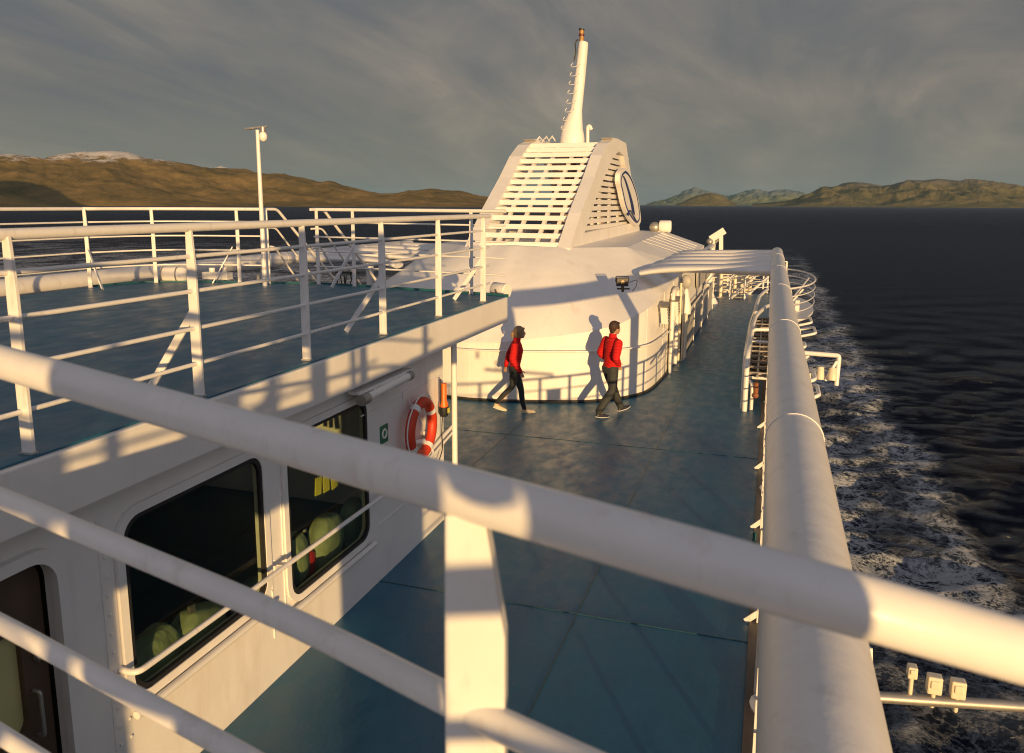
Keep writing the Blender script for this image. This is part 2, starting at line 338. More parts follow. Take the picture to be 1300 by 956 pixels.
# foam web: thin filaments where two warped noises cross their mean, in patches
big=nz(.13,4,.6,(.8,.6,1),.6)
edge=math_('ADD',s2.outputs['X'],math_('MULTIPLY',math_('SUBTRACT',nz(.10,5,.65),.5),8))
side=mr(edge,8.6,11.4,1,0,True); dist=mr(s2.outputs['Y'],60,330,1,0,True)
rim=math_('MULTIPLY',mr(math_('ABSOLUTE',math_('SUBTRACT',edge,9.2)),0,2.2,.7,0,True),side)
patch=mr(big,.40,.62,0,1,True)
crest=mr(s2.outputs['Z'],SEA+.0,SEA+.18,0,1)
# warped cell borders make the lace, turbulent noise makes the froth
wp=N.new('ShaderNodeTexNoise'); wp.inputs['Scale'].default_value=.7; wp.inputs['Detail'].default_value=7; wp.inputs['Roughness'].default_value=.7; L.new(g.outputs['Position'],wp.inputs['Vector'])
wv=N.new('ShaderNodeVectorMath'); wv.operation='MULTIPLY_ADD'; L.new(wp.outputs['Color'],wv.inputs[0]); wv.inputs[1].default_value=(2.6,2.6,0); L.new(g.outputs['Position'],wv.inputs[2])
def lace(scale,w):
    vo=N.new('ShaderNodeTexVoronoi'); vo.feature='DISTANCE_TO_EDGE'; vo.voronoi_dimensions='2D'; vo.inputs['Scale'].default_value=scale; L.new(wv.outputs[0],vo.inputs['Vector']); return mr(vo.outputs['Distance'],0,w,1,0)
fro=nz(.95,11,.78,(1,.8,1),.35); fine=nz(5.5,6,.7)
froth=mr(math_('ADD',fro,math_('MULTIPLY',math_('SUBTRACT',fine,.5),.25)),.50,.575,0,1)
lc=math_('MULTIPLY',math_('MAXIMUM',lace(.62,.11),math_('MULTIPLY',lace(1.7,.13),.7)),mr(fine,.34,.52,.35,1.3))
mask=math_('MULTIPLY',math_('MULTIPLY',side,dist),math_('ADD',math_('MULTIPLY',math_('MAXIMUM',patch,rim),1.2),.30))
foam=math_('MULTIPLY',mask,math_('MAXIMUM',math_('MULTIPLY',lc,.95),math_('MULTIPLY',froth,mr(big,.40,.56,.45,1.25))))
# sparse whitecaps on the open water
cap=math_('MULTIPLY',math_('MULTIPLY',mr(nz(.33,6,.65,(1,2.2,1),.4),.70,.76),crest),.5)
foam=math_('MINIMUM',math_('ADD',math_('MULTIPLY',foam,math_('ADD',math_('MULTIPLY',crest,.6),1.15)),cap),1.)
mxx=N.new('ShaderNodeMix'); mxx.data_type='RGBA'; L.new(foam,mxx.inputs[0]); aer=N.new('ShaderNodeMix'); aer.data_type='RGBA'; L.new(math_('MULTIPLY',mask,.8),aer.inputs[0]); aer.inputs[6].default_value=(.0070,.0110,.0300,1); aer.inputs[7].default_value=(.020,.036,.068,1); L.new(aer.outputs[2],mxx.inputs[6]); mxx.inputs[7].default_value=(.90,.93,.97,1); L.new(mxx.outputs[2],b.inputs['Base Color'])
L.new(math_('MAXIMUM',mr(foam,0,.6,.10,.7),mr(s2.outputs['Y'],60,900,.10,.34)),b.inputs['Roughness']); b.inputs['Specular IOR Level'].default_value=.30
rip=math_('ADD',math_('MULTIPLY',nz(2.4,8,.70,(.7,1.,1),.3),1.5),math_('MULTIPLY',nz(.75,8,.66,(.6,1.1,1),.3),2.8)); rip=math_('ADD',rip,math_('MULTIPLY',nz(.2,8,.62,(.5,1.3,1),.3),4.0))
bp=N.new('ShaderNodeBump'); bp.inputs['Distance'].default_value=.75; bp.inputs['Strength'].default_value=1; L.new(math_('ADD',rip,math_('MULTIPLY',foam,.12)),bp.inputs['Height']); L.new(bp.outputs[0],b.inputs['Normal'])
df=N.new('ShaderNodeBsdfDiffuse'); L.new(mxx.outputs[2],df.inputs[0]); gl=N.new('ShaderNodeBsdfGlossy'); gl.inputs[0].default_value=(.78,.86,1,1)
frs=N.new('ShaderNodeFresnel'); frs.inputs[0].default_value=1.333
lim=mr(s2.outputs['Y'],40,600,.60,.30); fac=math_('MULTIPLY',math_('MINIMUM',frs.outputs[0],lim),mr(foam,0,.7,1,.1))
for q in(df,gl,frs): L.new(bp.outputs[0],q.inputs['Normal'])
L.new(math_('MAXIMUM',mr(foam,0,.6,.10,.7),mr(s2.outputs['Y'],60,900,.10,.30)),gl.inputs['Roughness'])
ms_=N.new('ShaderNodeMixShader'); L.new(fac,ms_.inputs[0]); L.new(df.outputs[0],ms_.inputs[1]); L.new(gl.outputs[0],ms_.inputs[2]); L.new(ms_.outputs[0],N['Material Output'].inputs[0]); N.remove(b)
me.materials.append(M)

# ---------------------------------------------------------------- far shores: terrain sheets with their own distance
def interp(prof,x):
    xs=[p[0] for p in prof]; return float(np.interp(x,xs,[p[1] for p in prof]))
def shore(name,prof,d0,d1,d2,m,seed,rough,step=1.6,rows=60,spur=0):
    xs=np.arange(prof[0][0],prof[-1][0]+.1,step); V=[];nC=len(xs)
    for j in range(rows):
        t=j/(rows-1)
        for x in xs:
            yy=interp(prof,x); d=ray(x,260); hd=Vector((d.x,d.y,0)).normalized()
            rr=ray(x,yy); el=rr.z/math.hypot(rr.x,rr.y)
            zr=EYE+el*d1-SEA
            if t<.7: q=t/.7; D=d0+(d1-d0)*q; f=math.sin(q*math.pi/2)**1.15
            else: q=(t-.7)/.3; D=d1+(d2-d1)*q; f=max(0,math.cos(q*math.pi/2))
            p=hd*D; k=1/1000.
            n=mn.ridged_multi_fractal(Vector((p.x*k*1.1+seed,p.y*k*1.1,seed)),.9,2.1,7,1.,2.)-1.1
            n2=mn.fractal(Vector((p.x*k*5,p.y*k*5,seed+3)),1,2,5)
            env=math.sin(min(t/.7,1)*math.pi)**.8 if t<.7 else .35*(1-q)
            h=zr*f*(1+.0*n)+ (n*rough*env + n2*rough*.28*(env+.25*min(1,t*6)))*min(1,zr/120)
            if t==0: h=-3
            V.append((p.x,p.y,SEA+h))
    mb=MB(); fs=[(j*nC+i,j*nC+i+1,(j+1)*nC+i+1,(j+1)*nC+i) for j in range(rows-1) for i in range(nC-1)]
    mb.add(V,fs,True); o=mb.build(name,m); return struct(o)
M_hillL=hillmat('hillside_snow',350); M_hill=hillmat('hillside',0,(.72,.86,1.05)); M_far=hillmat('far_hillside',0,(.62,.95,1.45)); M_snowy=hillmat('hillside_far_snow',300)  # the tints put bluish distance haze into the hill colours
LP=[(-220,215),(-120,206),(-60,200),(0,203),(25,202),(45,203),(62,203.5),(80,200),(95,198),(115,196.5),(132,196),(150,197),(165,199),(180,202),(192,205),(215,209),(240,213),(262,217),(300,220),(322,222),(345,223),(362,224),(385,228),(410,235),(435,239),(460,243),(482,248),(505,246.5),(520,243.5),(545,242.5),(570,245),(590,247),(603,249.5),(620,252),(640,255),(660,258.5)]
shore('hills',LP,3600,5200,7000,M_hillL,3.1,48,step=1.3,rows=84)
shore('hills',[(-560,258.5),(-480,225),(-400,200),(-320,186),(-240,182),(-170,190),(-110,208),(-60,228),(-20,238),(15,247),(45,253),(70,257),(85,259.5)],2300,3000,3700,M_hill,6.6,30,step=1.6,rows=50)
SP_=[(240,232),(265,220),(275,214),(284,211.5),(292,215),(305,219),(318,223),(330,222),(345,221),(365,222.5),(380,227),(395,233),(415,240),(450,252)]
shore('hills',SP_,8200,9000,10500,M_snowy,9.4,60,step=1.6,rows=40)
RP=[(955,259),(975,258),(997,255),(1012,252),(1028,246.5),(1041,241),(1060,237),(1078,232.5),(1090,231.5),(1104,233),(1118,235.5),(1128,234.5),(1140,231.5),(1152,229.5),(1170,230),(1189,229),(1210,230.5),(1230,231),(1245,231.5),(1262,234.5),(1280,238),(1300,240),(1340,243),(1400,236),(1470,240),(1560,256)]
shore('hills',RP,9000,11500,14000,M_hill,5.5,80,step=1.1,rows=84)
IP=[(858,259.5),(868,256),(875,252),(884,248.5),(895,246),(903,245.5),(912,247.5),(920,251),(926,255),(935,259)]
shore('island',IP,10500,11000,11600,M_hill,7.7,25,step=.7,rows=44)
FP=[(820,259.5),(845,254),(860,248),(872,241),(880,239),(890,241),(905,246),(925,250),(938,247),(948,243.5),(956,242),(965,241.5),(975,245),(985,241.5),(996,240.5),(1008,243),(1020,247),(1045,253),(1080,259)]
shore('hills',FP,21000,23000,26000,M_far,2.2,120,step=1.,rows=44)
HAZE=1.1e-5
hz=MB(); hz.box((0,13000,300),(66000,38000,640))
def haze():
    M=bpy.data.materials.new('sea_air'); M.use_nodes=True; nt=M.node_tree; N=nt.nodes; N.remove(N['Principled BSDF'])
    v=N.new('ShaderNodeVolumePrincipled'); v.inputs['Color'].default_value=(.42,.74,1.,1); v.inputs['Density'].default_value=HAZE; v.inputs['Anisotropy'].default_value=0
    nt.links.new(v.outputs[0],N['Material Output'].inputs['Volume'])
    o=hz.build('haze',M); o['kind']='stuff'; return o
haze()
# ================================================================ SHIP
XC=-5.6                         # centreline
def mir(p): return (2*XC-p[0],p[1],p[2])
# casing front curve (main deck), used by deck house, roof and handrail
FRONT=[(-5.6,14.42,1.18),(-4.95,14.50,1.21),(-4.4,14.64,1.28),(-3.85,14.80,1.35),(-3.38,14.98,1.42),(-3.08,15.16,1.48),(-2.82,15.38,1.54),(-2.58,15.67,1.64),(-2.42,15.95,1.72),(-2.30,16.30,1.81),(-2.22,16.9,1.90),(-2.16,18.0,2.02),(-2.13,20.0,2.17)]
fr=[Vector(p) for p in smooth_path(FRONT,4)]
# ---- decks (structure)
dk=MB(); dk.prism([(-11.4,-6,-.3),(.13,-6,-.3),(.13,16,-.3),(.10,24,-.3),(.10,31,-.3),(.10,36.6,-.3),(-11.3,36.6,-.3),(-11.4,30,-.3)],(0,0,.3))
dk=struct(dk.build('main_deck',M_deck))
M_seam=mat('deck_weld',(.03,.095,.12),.35,var=.3,vscale=12)
s=MB()
for x in(-1.57,-4.1,-6.6): s.box((x,10,.002),(.018,32,.006))
for y in(6.9,12.4,18.6,24.8): s.box((-5.6,y,.003),(11.3,.016,.006))
s.build('weld_seam',M_seam,dk)
s=MB(); s.box((.07,10,.012),(.11,31,.022)); s.build('waterway',mat('rusty_waterway',(.10,.075,.06),.5,var=.35,vscale=5),dk)
# upper deck slab with fascia
EDGE=-3.52; YE=10.62
def upper():
    poly=[(EDGE,-1.0),(EDGE,YE),(-3.9,10.72),(-5.6,11.02),(-6.9,11.22),(-8.9,10.80),(-9.75,10.42),(-10.0,9.6),(-10.0,-1.0)]
    b=MB(); b.prism([(x,y,2.235) for x,y in poly],(0,0,.355)); o=struct(b.build('upper_deck_edge',M_wall,bevel=.012))
    q=MB(); cxm=-6.75; q.prism([(cxm+(x-cxm)*.988,4.8+(y-4.8)*.996,2.592) for x,y in poly],(0,0,.012)); struct(q.build('upper_deck',M_deck2))
    k=MB(); pts=[(x,y,2.603) for x,y in poly[1:8]]
    for a,c in zip(pts,pts[1:]): k.bar(a,c,.05,.05)
    k.build('deck_edge_strip',M_tealpaint,o)
upper()

def railing(name,label,group,path,posts,zdeck,heights,rtop,rmid,braces=(),bh=.52,brace_dir=(-1,0,0),post_w=.075,post_t=.022,out=(1,0,0),m=None,cat='railing',reach=.42,taper=True,matm=None):
    """path: xy polyline followed by every rail; posts: xy list; heights: rail heights above the deck (first = handrail)"""
    m=matm or M_rail; t=thing(name,label,cat,group)
    for i,h in enumerate(heights):
        b=MB(); b.tube([(x,y,zdeck+h) for x,y in path],rtop if i==0 else rmid,12 if i==0 else 8)
        b.build('handrail' if i==0 else 'rail',m,t)
    H=heights[0]
    for j,(x,y) in enumerate(posts):
        b=MB(); o=Vector(out); sd=o.cross(Vector((0,0,1)))
        # flat bar, waisted to a narrow head under the handrail
        prof=[(-post_w/2,0),(post_w/2,0),(post_w/2,H-.30),(.022,H-rtop*.6),(-.022,H-rtop*.6),(-post_w*.42,H-.34)] if taper else [(-post_w/2,0),(post_w/2,0),(post_w/2,H-rtop*.6),(-post_w/2,H-rtop*.6)]
        P=[Vector((x,y,zdeck+.006))+o*px+Vector((0,0,pz))-sd*(post_t/2) for px,pz in prof]
        b.prism(P,sd*post_t); po=b.build('post',m,t,bevel=.003)
        f=MB(); f.box((x,y,zdeck+.010),(post_w*1.12,post_t*2,.010)); f.build('foot_plate',M_grey,po)
        if j in braces:
            d=Vector(brace_dir); a=Vector((x,y,zdeck+H*bh)); c=Vector((x,y,zdeck+.015))+d*reach
            k=MB(); k.bar(a,c,.055,.016,side=sd if abs(d.dot(sd))<.5 else o); k.build('brace',m,t,bevel=.002)
    return t
H1=[1.14,.95,.72,.47,.23]
near_posts=[(-3.63,1.55),(-3.62,2.98),(-3.63,4.3),(-3.63,5.62),(-3.63,7.0),(-3.63,8.4),(-3.63,9.9)]
railing('ship_railing','white five-bar railing with tapered posts along the near edge of the blue upper deck','white ship railings',[(-3.63,.9),(-3.63,9.9),(-3.63,10.15)],near_posts,2.6,H1,.030,.0145,braces=(2,4,6))
H2=[1.2,1.0,.77,.54,.3]
pts=[(-9.92,-.8),(-9.92,8.6),(-9.86,9.5),(-9.55,10.3),(-8.95,10.68),(-8.2,10.85),(-7.75,10.93)]
far=railing('ship_railing','white railing at the far left corner of the blue upper deck, by the lamp pole','white ship railings',[tuple(v)[:2] for v in smooth_path([(a,b,0) for a,b in pts],5)],[(-9.92,3.5),(-9.92,5.5),(-9.92,7.4),(-9.85,9.43),(-9.47,10.38),(-8.21,10.85),(-7.72,10.94)],2.6,H2,.026,.0135,braces=(3,),brace_dir=(.9,-.35,0),out=(.97,.25,0),post_w=.06)
k=MB(); a=Vector((-8.28,10.8,3.2)); k.bar(a,(-8.55,10.6,2.615),.05,.016); k.build('brace',M_rail,far)
f2=railing('ship_railing','white railing across the aft edge of the upper deck, right of the stair opening','white ship railings',[(-6.95,11.1),(-5.6,10.95),(-4.3,10.72),(-3.55,10.6)],[(-6.88,11.08),(-6.2,11.02),(-4.1,10.68)],2.6,H2,.026,.0135,braces=(1,),brace_dir=(-.5,-.8,0),out=(1,-.15,0),post_w=.06)
# stair handrails going down aft through the gap
def stair(xx,label):
    t=thing('stair_handrail',label,'handrail','stair handrails')
    for dz,r in((0,.024),(-.30,.016),(-.60,.016)):
        b=MB(); b.tube(round_path([(xx-.05,10.95,3.8+dz),(xx,11.25+dz*.2,3.8+dz),(xx+.05,13.1+dz*.9,2.35+dz*1.0)],.08),r,10); b.build('handrail' if dz==0 else 'rail',M_rail,t)
    b=MB(); b.bar((xx+.04,12.9,2.5),(xx+.04,12.9,1.2),.05,.02); b.build('post',M_rail,t)
stair(-7.72,'white sloping stair handrail left of the stair opening in the deck edge')
stair(-6.85,'white sloping stair handrail right of the stair opening in the deck edge')
st=thing('deck_stair','steel stair dropping aft from the upper deck opening','stair')
b=MB(); b.bar((-7.7,11.2,2.5),(-7.7,14.0,0),.03,.18,side=(1,0,0)); b.bar((-6.9,11.2,2.5),(-6.9,14.0,0),.03,.18,side=(1,0,0)); b.build('stringer',M_grey,st)
b=MB()
for i in range(10): b.box((-7.3,11.35+i*.27,2.35-i*.24),(.8,.2,.03))
b.build('tread',M_grey,st)

# ---- lamp pole
t=thing('lamp_pole','slim white pole with a floodlight on top at the back of the blue upper deck','lamp pole')
b=MB(); p0=Vector((-7.57,10.62,2.6)); b.tube([p0,p0+Vector((0,0,1.25)),p0+Vector((0,0,2.40))],[.038,.034,.028],12); b.build('pole',M_rail,t)
b=MB(); tp=p0+Vector((0,0,2.42)); b.bar(tp+Vector((-.20,-.02,.0)),tp+Vector((.17,.02,.03)),.04,.022); b.box(tp+Vector((-.13,-.01,.0)),(.12,.07,.025)); b.build('cross_arm',M_steel,t)
b=MB(); b.tube([tp+Vector((.10,0,.02)),tp+Vector((.10,0,-.05))],.045,10); hd=b.build('lamp_head',M_steel,t)
b=MB(); b.ball(tp+Vector((.10,0,-.12)),.062,sc=(1,1,1.25)); b.build('lamp_globe',M_lampglass,hd)

# ---- rounded white canisters and clutter at the deck edge
def canister(c,d,r,l,label,name='life_raft_canister',cat='raft canister'):
    t=thing(name,label,cat); d=Vector(d).normalized(); c=Vector(c)
    b=MB(); pts=[c-d*l/2,c-d*l*.47,c-d*l*.38,c,c+d*l*.38,c+d*l*.47,c+d*l/2]; b.tube(pts,[r*.55,r*.82,r,r*1.0,r,r*.82,r*.55],18); b.build('shell',M_white,t)
    b=MB()
    for q in(-.22,.22): b.tube([c+d*(l*q-.012),c+d*(l*q+.012)],r*1.02,18)
    b.build('strap',M_steel,t)
    b=MB(); b.box(c-Vector((0,0,r*.9)),(r*1.3,l*.6 if abs(d.y)>.5 else r*1.2,r*.35)); b.build('cradle',M_steel,t); return t
c=aty(634,368,11.1); ph=thing('floodlight','white drum floodlight at the end of the upper deck edge','floodlight')
b=MB(); d=Vector((.9,-.3,-.12)).normalized(); b.tube([c-d*.13,c-d*.11,c+d*.09,c+d*.13],[.07,.10,.115,.12],18); hs=b.build('housing',M_white,ph)
b=MB(); b.tube([c+d*.131,c+d*.15],.105,18); b.build('lens',M_lampglass,hs)
b=MB(); b.tube(round_path([c+Vector((-.02,.13,.02)),c+Vector((.04,.13,-.2)),c+Vector((.04,-.12,-.2)),c+Vector((-.02,-.13,.02))],.04),.012,8); b.bar(c+Vector((.04,0,-.2)),c+Vector((-.12,0,-.35)),.04,.04); b.build('bracket',M_dark,ph)
c=atz(196,352,2.72); canister((c.x-.1,c.y+.5,2.72),(1,.25,0),.13,.55,'small white rounded canister on the far edge behind the left railing')
c=(-8.75,10.98,2.70); t=thing('mooring_fitting','low white fitting with grey pins on the deck edge behind the lamp pole','deck fitting')
b=MB(); b.box(c,(.5,.16,.12)); b.tube([(-8.6,10.98,2.75),(-8.6,10.98,2.86)],.04); b.tube([(-8.85,10.98,2.75),(-8.85,10.98,2.83)],.05); b.build('fitting_body',M_white,t,bevel=.01)
b=MB()
for q in(-8.0,-7.9): b.tube([(q,11.05,2.6),(q,11.05,2.74)],.025,8)
b.build('pin',M_grey,t)
# tangle of dark fittings at the stair head
t=thing('hanging_shackles','dark shackles and hooks hanging beside the stair opening','shackles')
b=MB(); P=aty(440,350,11.35)
for k in range(7):
    q=P+Vector((-.16+.055*k,random.uniform(-.03,.03),random.uniform(-.02,.05))); b.tube([q,q+Vector((random.uniform(-.03,.03),0,-.10)),q+Vector((random.uniform(-.03,.03),0,-.2))],.011,6)
    b.ball(q+Vector((0,0,-.2)),.02,8,5)
b.bar(P+Vector((-.2,0,.05)),P+Vector((.25,0,.05)),.03,.03); b.build('hooks',M_dark,t)

# ---- deck house under the upper deck, with window wall facing starboard
WX=-3.69; WEND=8.64
dh=thing('deckhouse','white riveted deckhouse wall with large dark windows under the upper deck','deckhouse')
def Lw(y0,z0,y1,z1,r): return rrect(y0,z0,y1,z1,r)
holes=[Lw(3.60,.80,4.98,1.97,.14),Lw(5.33,.60,6.68,2.0,.14),Lw(2.16,.12,3.10,2.0,.16)]
vs,fs=plate_with_holes([(-2.0,0),(WEND,0),(WEND,2.234),(-2.0,2.234)],holes,.06)
Mw=Matrix(((0,0,1,WX-.03),(1,0,0,0),(0,1,0,0),(0,0,0,1)))
wallmb=MB(); wallmb.add([Mw@v for v in vs],fs)
b=MB(); b.box(((WX-7.5)/2-.03,WEND-.03,1.117),(7.5+WX-.06,.06,2.232)); b.build('end_wall',M_wall,dh)
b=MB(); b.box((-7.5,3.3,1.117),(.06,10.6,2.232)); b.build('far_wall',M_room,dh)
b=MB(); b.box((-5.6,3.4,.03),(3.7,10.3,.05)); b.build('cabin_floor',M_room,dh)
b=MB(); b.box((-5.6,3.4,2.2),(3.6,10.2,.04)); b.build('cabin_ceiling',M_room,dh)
for idx,(y0,z0,y1,z1,r) in enumerate(((3.60,.80,4.98,1.97,.14),(5.33,.60,6.68,2.0,.14))):
    o1=[(a-(.0),c) for a,c in rrect(y0-.075,z0-.075,y1+.075,z1+.075,r+.07)]; vs,fs=plate_with_holes(o1,[rrect(y0-.012,z0-.012,y1+.012,z1+.012,r)],.022)
    Mf=Matrix(((0,0,1,WX+.014),(1,0,0,0),(0,1,0,0),(0,0,0,1)))
    b=MB(); b.add([Mf@v for v in vs],fs); wn=b.build('window',M_wall,dh)
    vs,fs=plate_with_holes(rrect(y0-.012,z0-.012,y1+.012,z1+.012,r),[rrect(y0+.02,z0+.02,y1-.02,z1-.02,r-.01)],.03)
    b=MB(); b.add([Matrix(((0,0,1,WX+.002),(1,0,0,0),(0,1,0,0),(0,0,0,1)))@v for v in vs],fs); b.build('seal',M_black,wn)
    vs,fs=plate_with_holes(rrect(y0+.0,z0+.0,y1-.0,z1-.0,r),[],.008)
    b=MB(); b.add([Matrix(((0,0,1,WX-.02),(1,0,0,0),(0,1,0,0),(0,0,0,1)))@v for v in vs],fs); b.build('pane',M_glass,wn)
    b=MB(); b.tube([(WX+.05,y0-.05,z0-.10),(WX+.05,y1+.05,z0-.10)],.028,8); b.build('sill',M_wall,wn)
# panel edges and rivets on the mullion and below the sills
b=wallmb
for y in(5.07,5.24): b.box((WX+.004,y,1.25),(.01,.012,1.75))
b.box((WX+.004,3.42,1.1),(.01,.012,1.9)); b.box((WX+.004,7.6,1.86),(.01,2.0,.012)); b.box((WX+.004,7.75,.62),(.01,1.7,.012)); 
for y in(5.055,5.255,3.46,3.54):
    for i in range(12): b.ball((WX+.006,y,.55+i*.125),.012,8,4,(.5,1,1))
for i in range(14): b.ball((WX+.006,5.35+i*.1,.45),.012,8,4,(.5,1,1))
for i in range(14): b.ball((WX+.006,3.65+i*.1,.64),.012,8,4,(.5,1,1))
b.build('wall',M_wall,dh)
# door at the left
dr=MB(); vs,fs=plate_with_holes(rrect(2.10,.06,3.16,2.06,.2),[rrect(2.17,.13,3.09,1.99,.16)],.05); dr.add([Matrix(((0,0,1,WX+.026),(1,0,0,0),(0,1,0,0),(0,0,0,1)))@v for v in vs],fs); dr=dr.build('door',M_wall,dh)
vs,fs=plate_with_holes(rrect(2.175,.135,3.085,1.985,.155),[rrect(2.48,.98,2.93,1.60,.09)],.04); b=MB(); b.add([Matrix(((0,0,1,WX-.10),(1,0,0,0),(0,1,0,0),(0,0,0,1)))@v for v in vs],fs); b.build('door_leaf',mat('door_brown',(.10,.062,.038),.45,var=.2),dr)
b=MB(); b.box((WX-.12,2.70,1.29),(.008,.5,.70)); b.build('pane',mat('frosted_door_glass',(.55,.50,.22),.25,var=.1),dr)
b=MB(); b.tube(round_path([(WX-.07,2.97,1.22),(WX-.02,2.97,1.22),(WX-.02,2.97,.95),(WX-.07,2.97,.95)],.02),.011,8); b.tube([(WX-.05,2.99,1.40),(WX-.05,3.07,1.42)],.022,8); b.build('handle',M_steel,dr)
# grab rail along the wall
gr=thing('grab_rail','long white grab rail bracketed across both deckhouse windows','grab rail')
b=MB(); b.tube(round_path([(WX+.0,3.50,1.04),(WX+.13,3.50,1.04),(WX+.13,6.98,1.0),(WX+.0,6.98,1.0)],.06),.021,10); b.build('rail',M_rail,gr)
b=MB()
for y in(5.15,): b.bar((WX+.0,y,.99),(WX+.13,y,1.01),.03,.02); b.box((WX+.006,y,.99),(.012,.08,.10))
b.build('bracket',M_rail,gr)
# cushions, bag and cards inside, seen through the glass
def cushion(c,sc,ang,label,grp='pale green padded seats behind the windows'):
    b=MB(); Mx=Matrix.Rotation(ang,3,'X')@Matrix.Rotation(.15,3,'Z')
    vs=[];nu,nv=28,16
    for j in range(nv+1):
        th=math.pi*j/nv
        for i in range(nu):
            a=2*math.pi*i/nu; f=1+.06*math.cos(8*a)*math.sin(th)**2+.04*math.sin(5*th); sg=lambda v,p:math.copysign(abs(v)**p,v)
            v=Vector((sg(math.sin(th)*math.cos(a),.7)*sc[0]*f,sg(math.sin(th)*math.sin(a),.5)*sc[1]*f,sg(math.cos(th),.5)*sc[2])); vs.append(Mx@v+Vector(c))
    fs=[(j*nu+i,(j+1)*nu+i,(j+1)*nu+(i+1)%nu,j*nu+(i+1)%nu) for j in range(nv) for i in range(nu)]
    b.add(vs,fs,True); b=b.build('padded_seat',M_seat); return tag(b,label,'seat',grp)
cushion(atx(200,845,-3.95),(.12,.19,.28),.15,'pale green padded seat back, leftmost behind the nearer window')
cushion(atx(250,812,-3.97),(.13,.26,.26),-.3,'plump pale green seat in the middle of the nearer window')
cushion(atx(318,768,-4.05),(.10,.20,.20),.1,'shaded green seat at the right end of the nearer window')
cushion(atx(376,708,-3.95),(.09,.12,.24),.1,'narrow pale green seat back at the left of the farther window')
cushion(atx(413,688,-3.97),(.12,.24,.27),-.2,'large pale green seat back in the farther window, above the red bag')
cushion(atx(448,662,-3.99),(.10,.17,.24),.1,'shaded green seat back at the right end of the farther window')
b=MB(); e_=atx(391,712,-3.95); b.tube([e_+Vector((0,0,q)) for q in(-.12,-.08,.07,.12)],[.05,.07,.07,.02],12); tag(b.build('fire_extinguisher',M_redp),'small red extinguisher between green seats behind the farther window','extinguisher')
b=MB(); 
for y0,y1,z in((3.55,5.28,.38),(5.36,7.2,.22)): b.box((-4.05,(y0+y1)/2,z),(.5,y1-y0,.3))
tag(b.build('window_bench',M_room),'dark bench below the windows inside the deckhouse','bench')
t=thing('card_rack','yellow cards clipped up inside the farther deckhouse window','card rack')
b=MB()
for i,px_ in enumerate((404,414,424)): b.box(atx(px_,617-4*i,-3.86),(.01,.10,.17),Matrix.Rotation(.12*(i-1),3,'X'))
b.build('card',M_yellow,t)
b=MB(); b.box(atx(413,603,-3.87),(.02,.36,.03)); b.build('clip_bar',M_dark,t)
t=thing('wall_equipment','dark kit with small steel fittings on the ledge inside the windows','equipment')
b=MB()
for i in range(7): b.ball(atx(376+6*i,686-4*i+4*math.sin(i*2),-4.1),.07,10,6,(1,1,.8))
b.tube([atx(372,684,-3.9),atx(388,668,-3.9)],.015,8); b.build('kit',M_dark,t)
b=MB(); b.ball(atx(386,673,-3.9),.025); b.box(atx(243,772,-3.9),(.03,.05,.07)); b.build('fitting',M_steel,t)
# strip light under the fascia
t=thing('strip_light','white tubular strip light fixed under the deck edge above the farther window','strip light')
a=Vector((WX+.17,6.40,2.10)); c=Vector((WX+.17,7.35,2.12))
b=MB(); b.tube([a,c],.042,14); b.build('tube',M_lampglass,t)
b=MB(); b.tube([a-Vector((0,.09,0)),a+Vector((0,.03,0))],.055,12); b.tube([c-Vector((0,.05,0)),c+Vector((0,.03,0))],.05,12); b.build('end_cap',M_steel,t)
b=MB(); b.box((WX+.10,6.88,2.165),(.12,1.15,.03)); b.bar((WX,6.6,2.13),(WX+.17,6.6,2.15),.03,.02); b.bar((WX,7.2,2.13),(WX+.17,7.2,2.15),.03,.02); b.build('bracket',M_white,t)
# life ring
def life_ring(c,n,label,R0=.30,r=.058,lbl=True):
    t=thing('life_ring',label,'life ring'); c=Vector(c); n=Vector(n).normalized(); e1=Vector((0,0,1)); e2=n.cross(e1).normalized()
    P=lambda a,rr=R0:c+e1*(math.cos(a)*rr)+e2*(math.sin(a)*rr)
    b=MB(); K=48; b.tube([P(2*math.pi*i/K) for i in range(K)],r,14,closed=True,ry=r*.9,upv=n); b.build('ring',M_orange,t)
    for i in range(4):
        b=MB(); a0=R(32+90*i); b.tube([P(a0+R(q)) for q in(-6,-3,0,3,6)],r*1.05,14,ry=r*.95,upv=n); b.build('band',M_tape,t)
    b=MB(); pts=[]
    for i in range(4):
        a0=R(32+90*i)
        for q in range(9): pts.append(P(a0+R(90*q/8),R0+r*1.15+.02*math.sin(math.pi*q/8))+n*.01)
    b.tube(pts,.008,6,closed=True,upv=n); b.build('grab_line',M_tape,t); return t,P,n
t,P,n=life_ring((WX+.13,7.72,1.44),(1,0,.0),'orange life ring with white bands hanging on the deckhouse wall',.295,.062)
b=MB(); b.tube(round_path([(WX+.02,7.62,1.80),(WX+.08,7.67,1.62),(WX+.1,7.78,1.5),(WX+.1,7.81,1.35)],.05),.010,6); b.tube([(WX+.07,7.60,1.3),(WX+.1,7.84,1.26)],.03,8); b.build('rope',M_tape,t)
b=MB(); b.tube(round_path([(WX,7.44,1.22),(WX+.16,7.44,1.05),(WX+.16,8.0,1.07),(WX,8.05,1.3)],.1),.02,8); b.box((WX+.01,7.52,1.83),(.02,.03,.14)); b.build('hanger',M_white,t)
t=thing('rescue_light','orange rescue light with dark cap beside the life ring','rescue light')
b=MB(); b.tube([(WX+.1,8.42,1.52),(WX+.1,8.42,1.55),(WX+.1,8.42,1.60),(WX+.1,8.43,1.80)],[.055,.055,.038,.034],14); b.build('light_body',M_beacon,t)
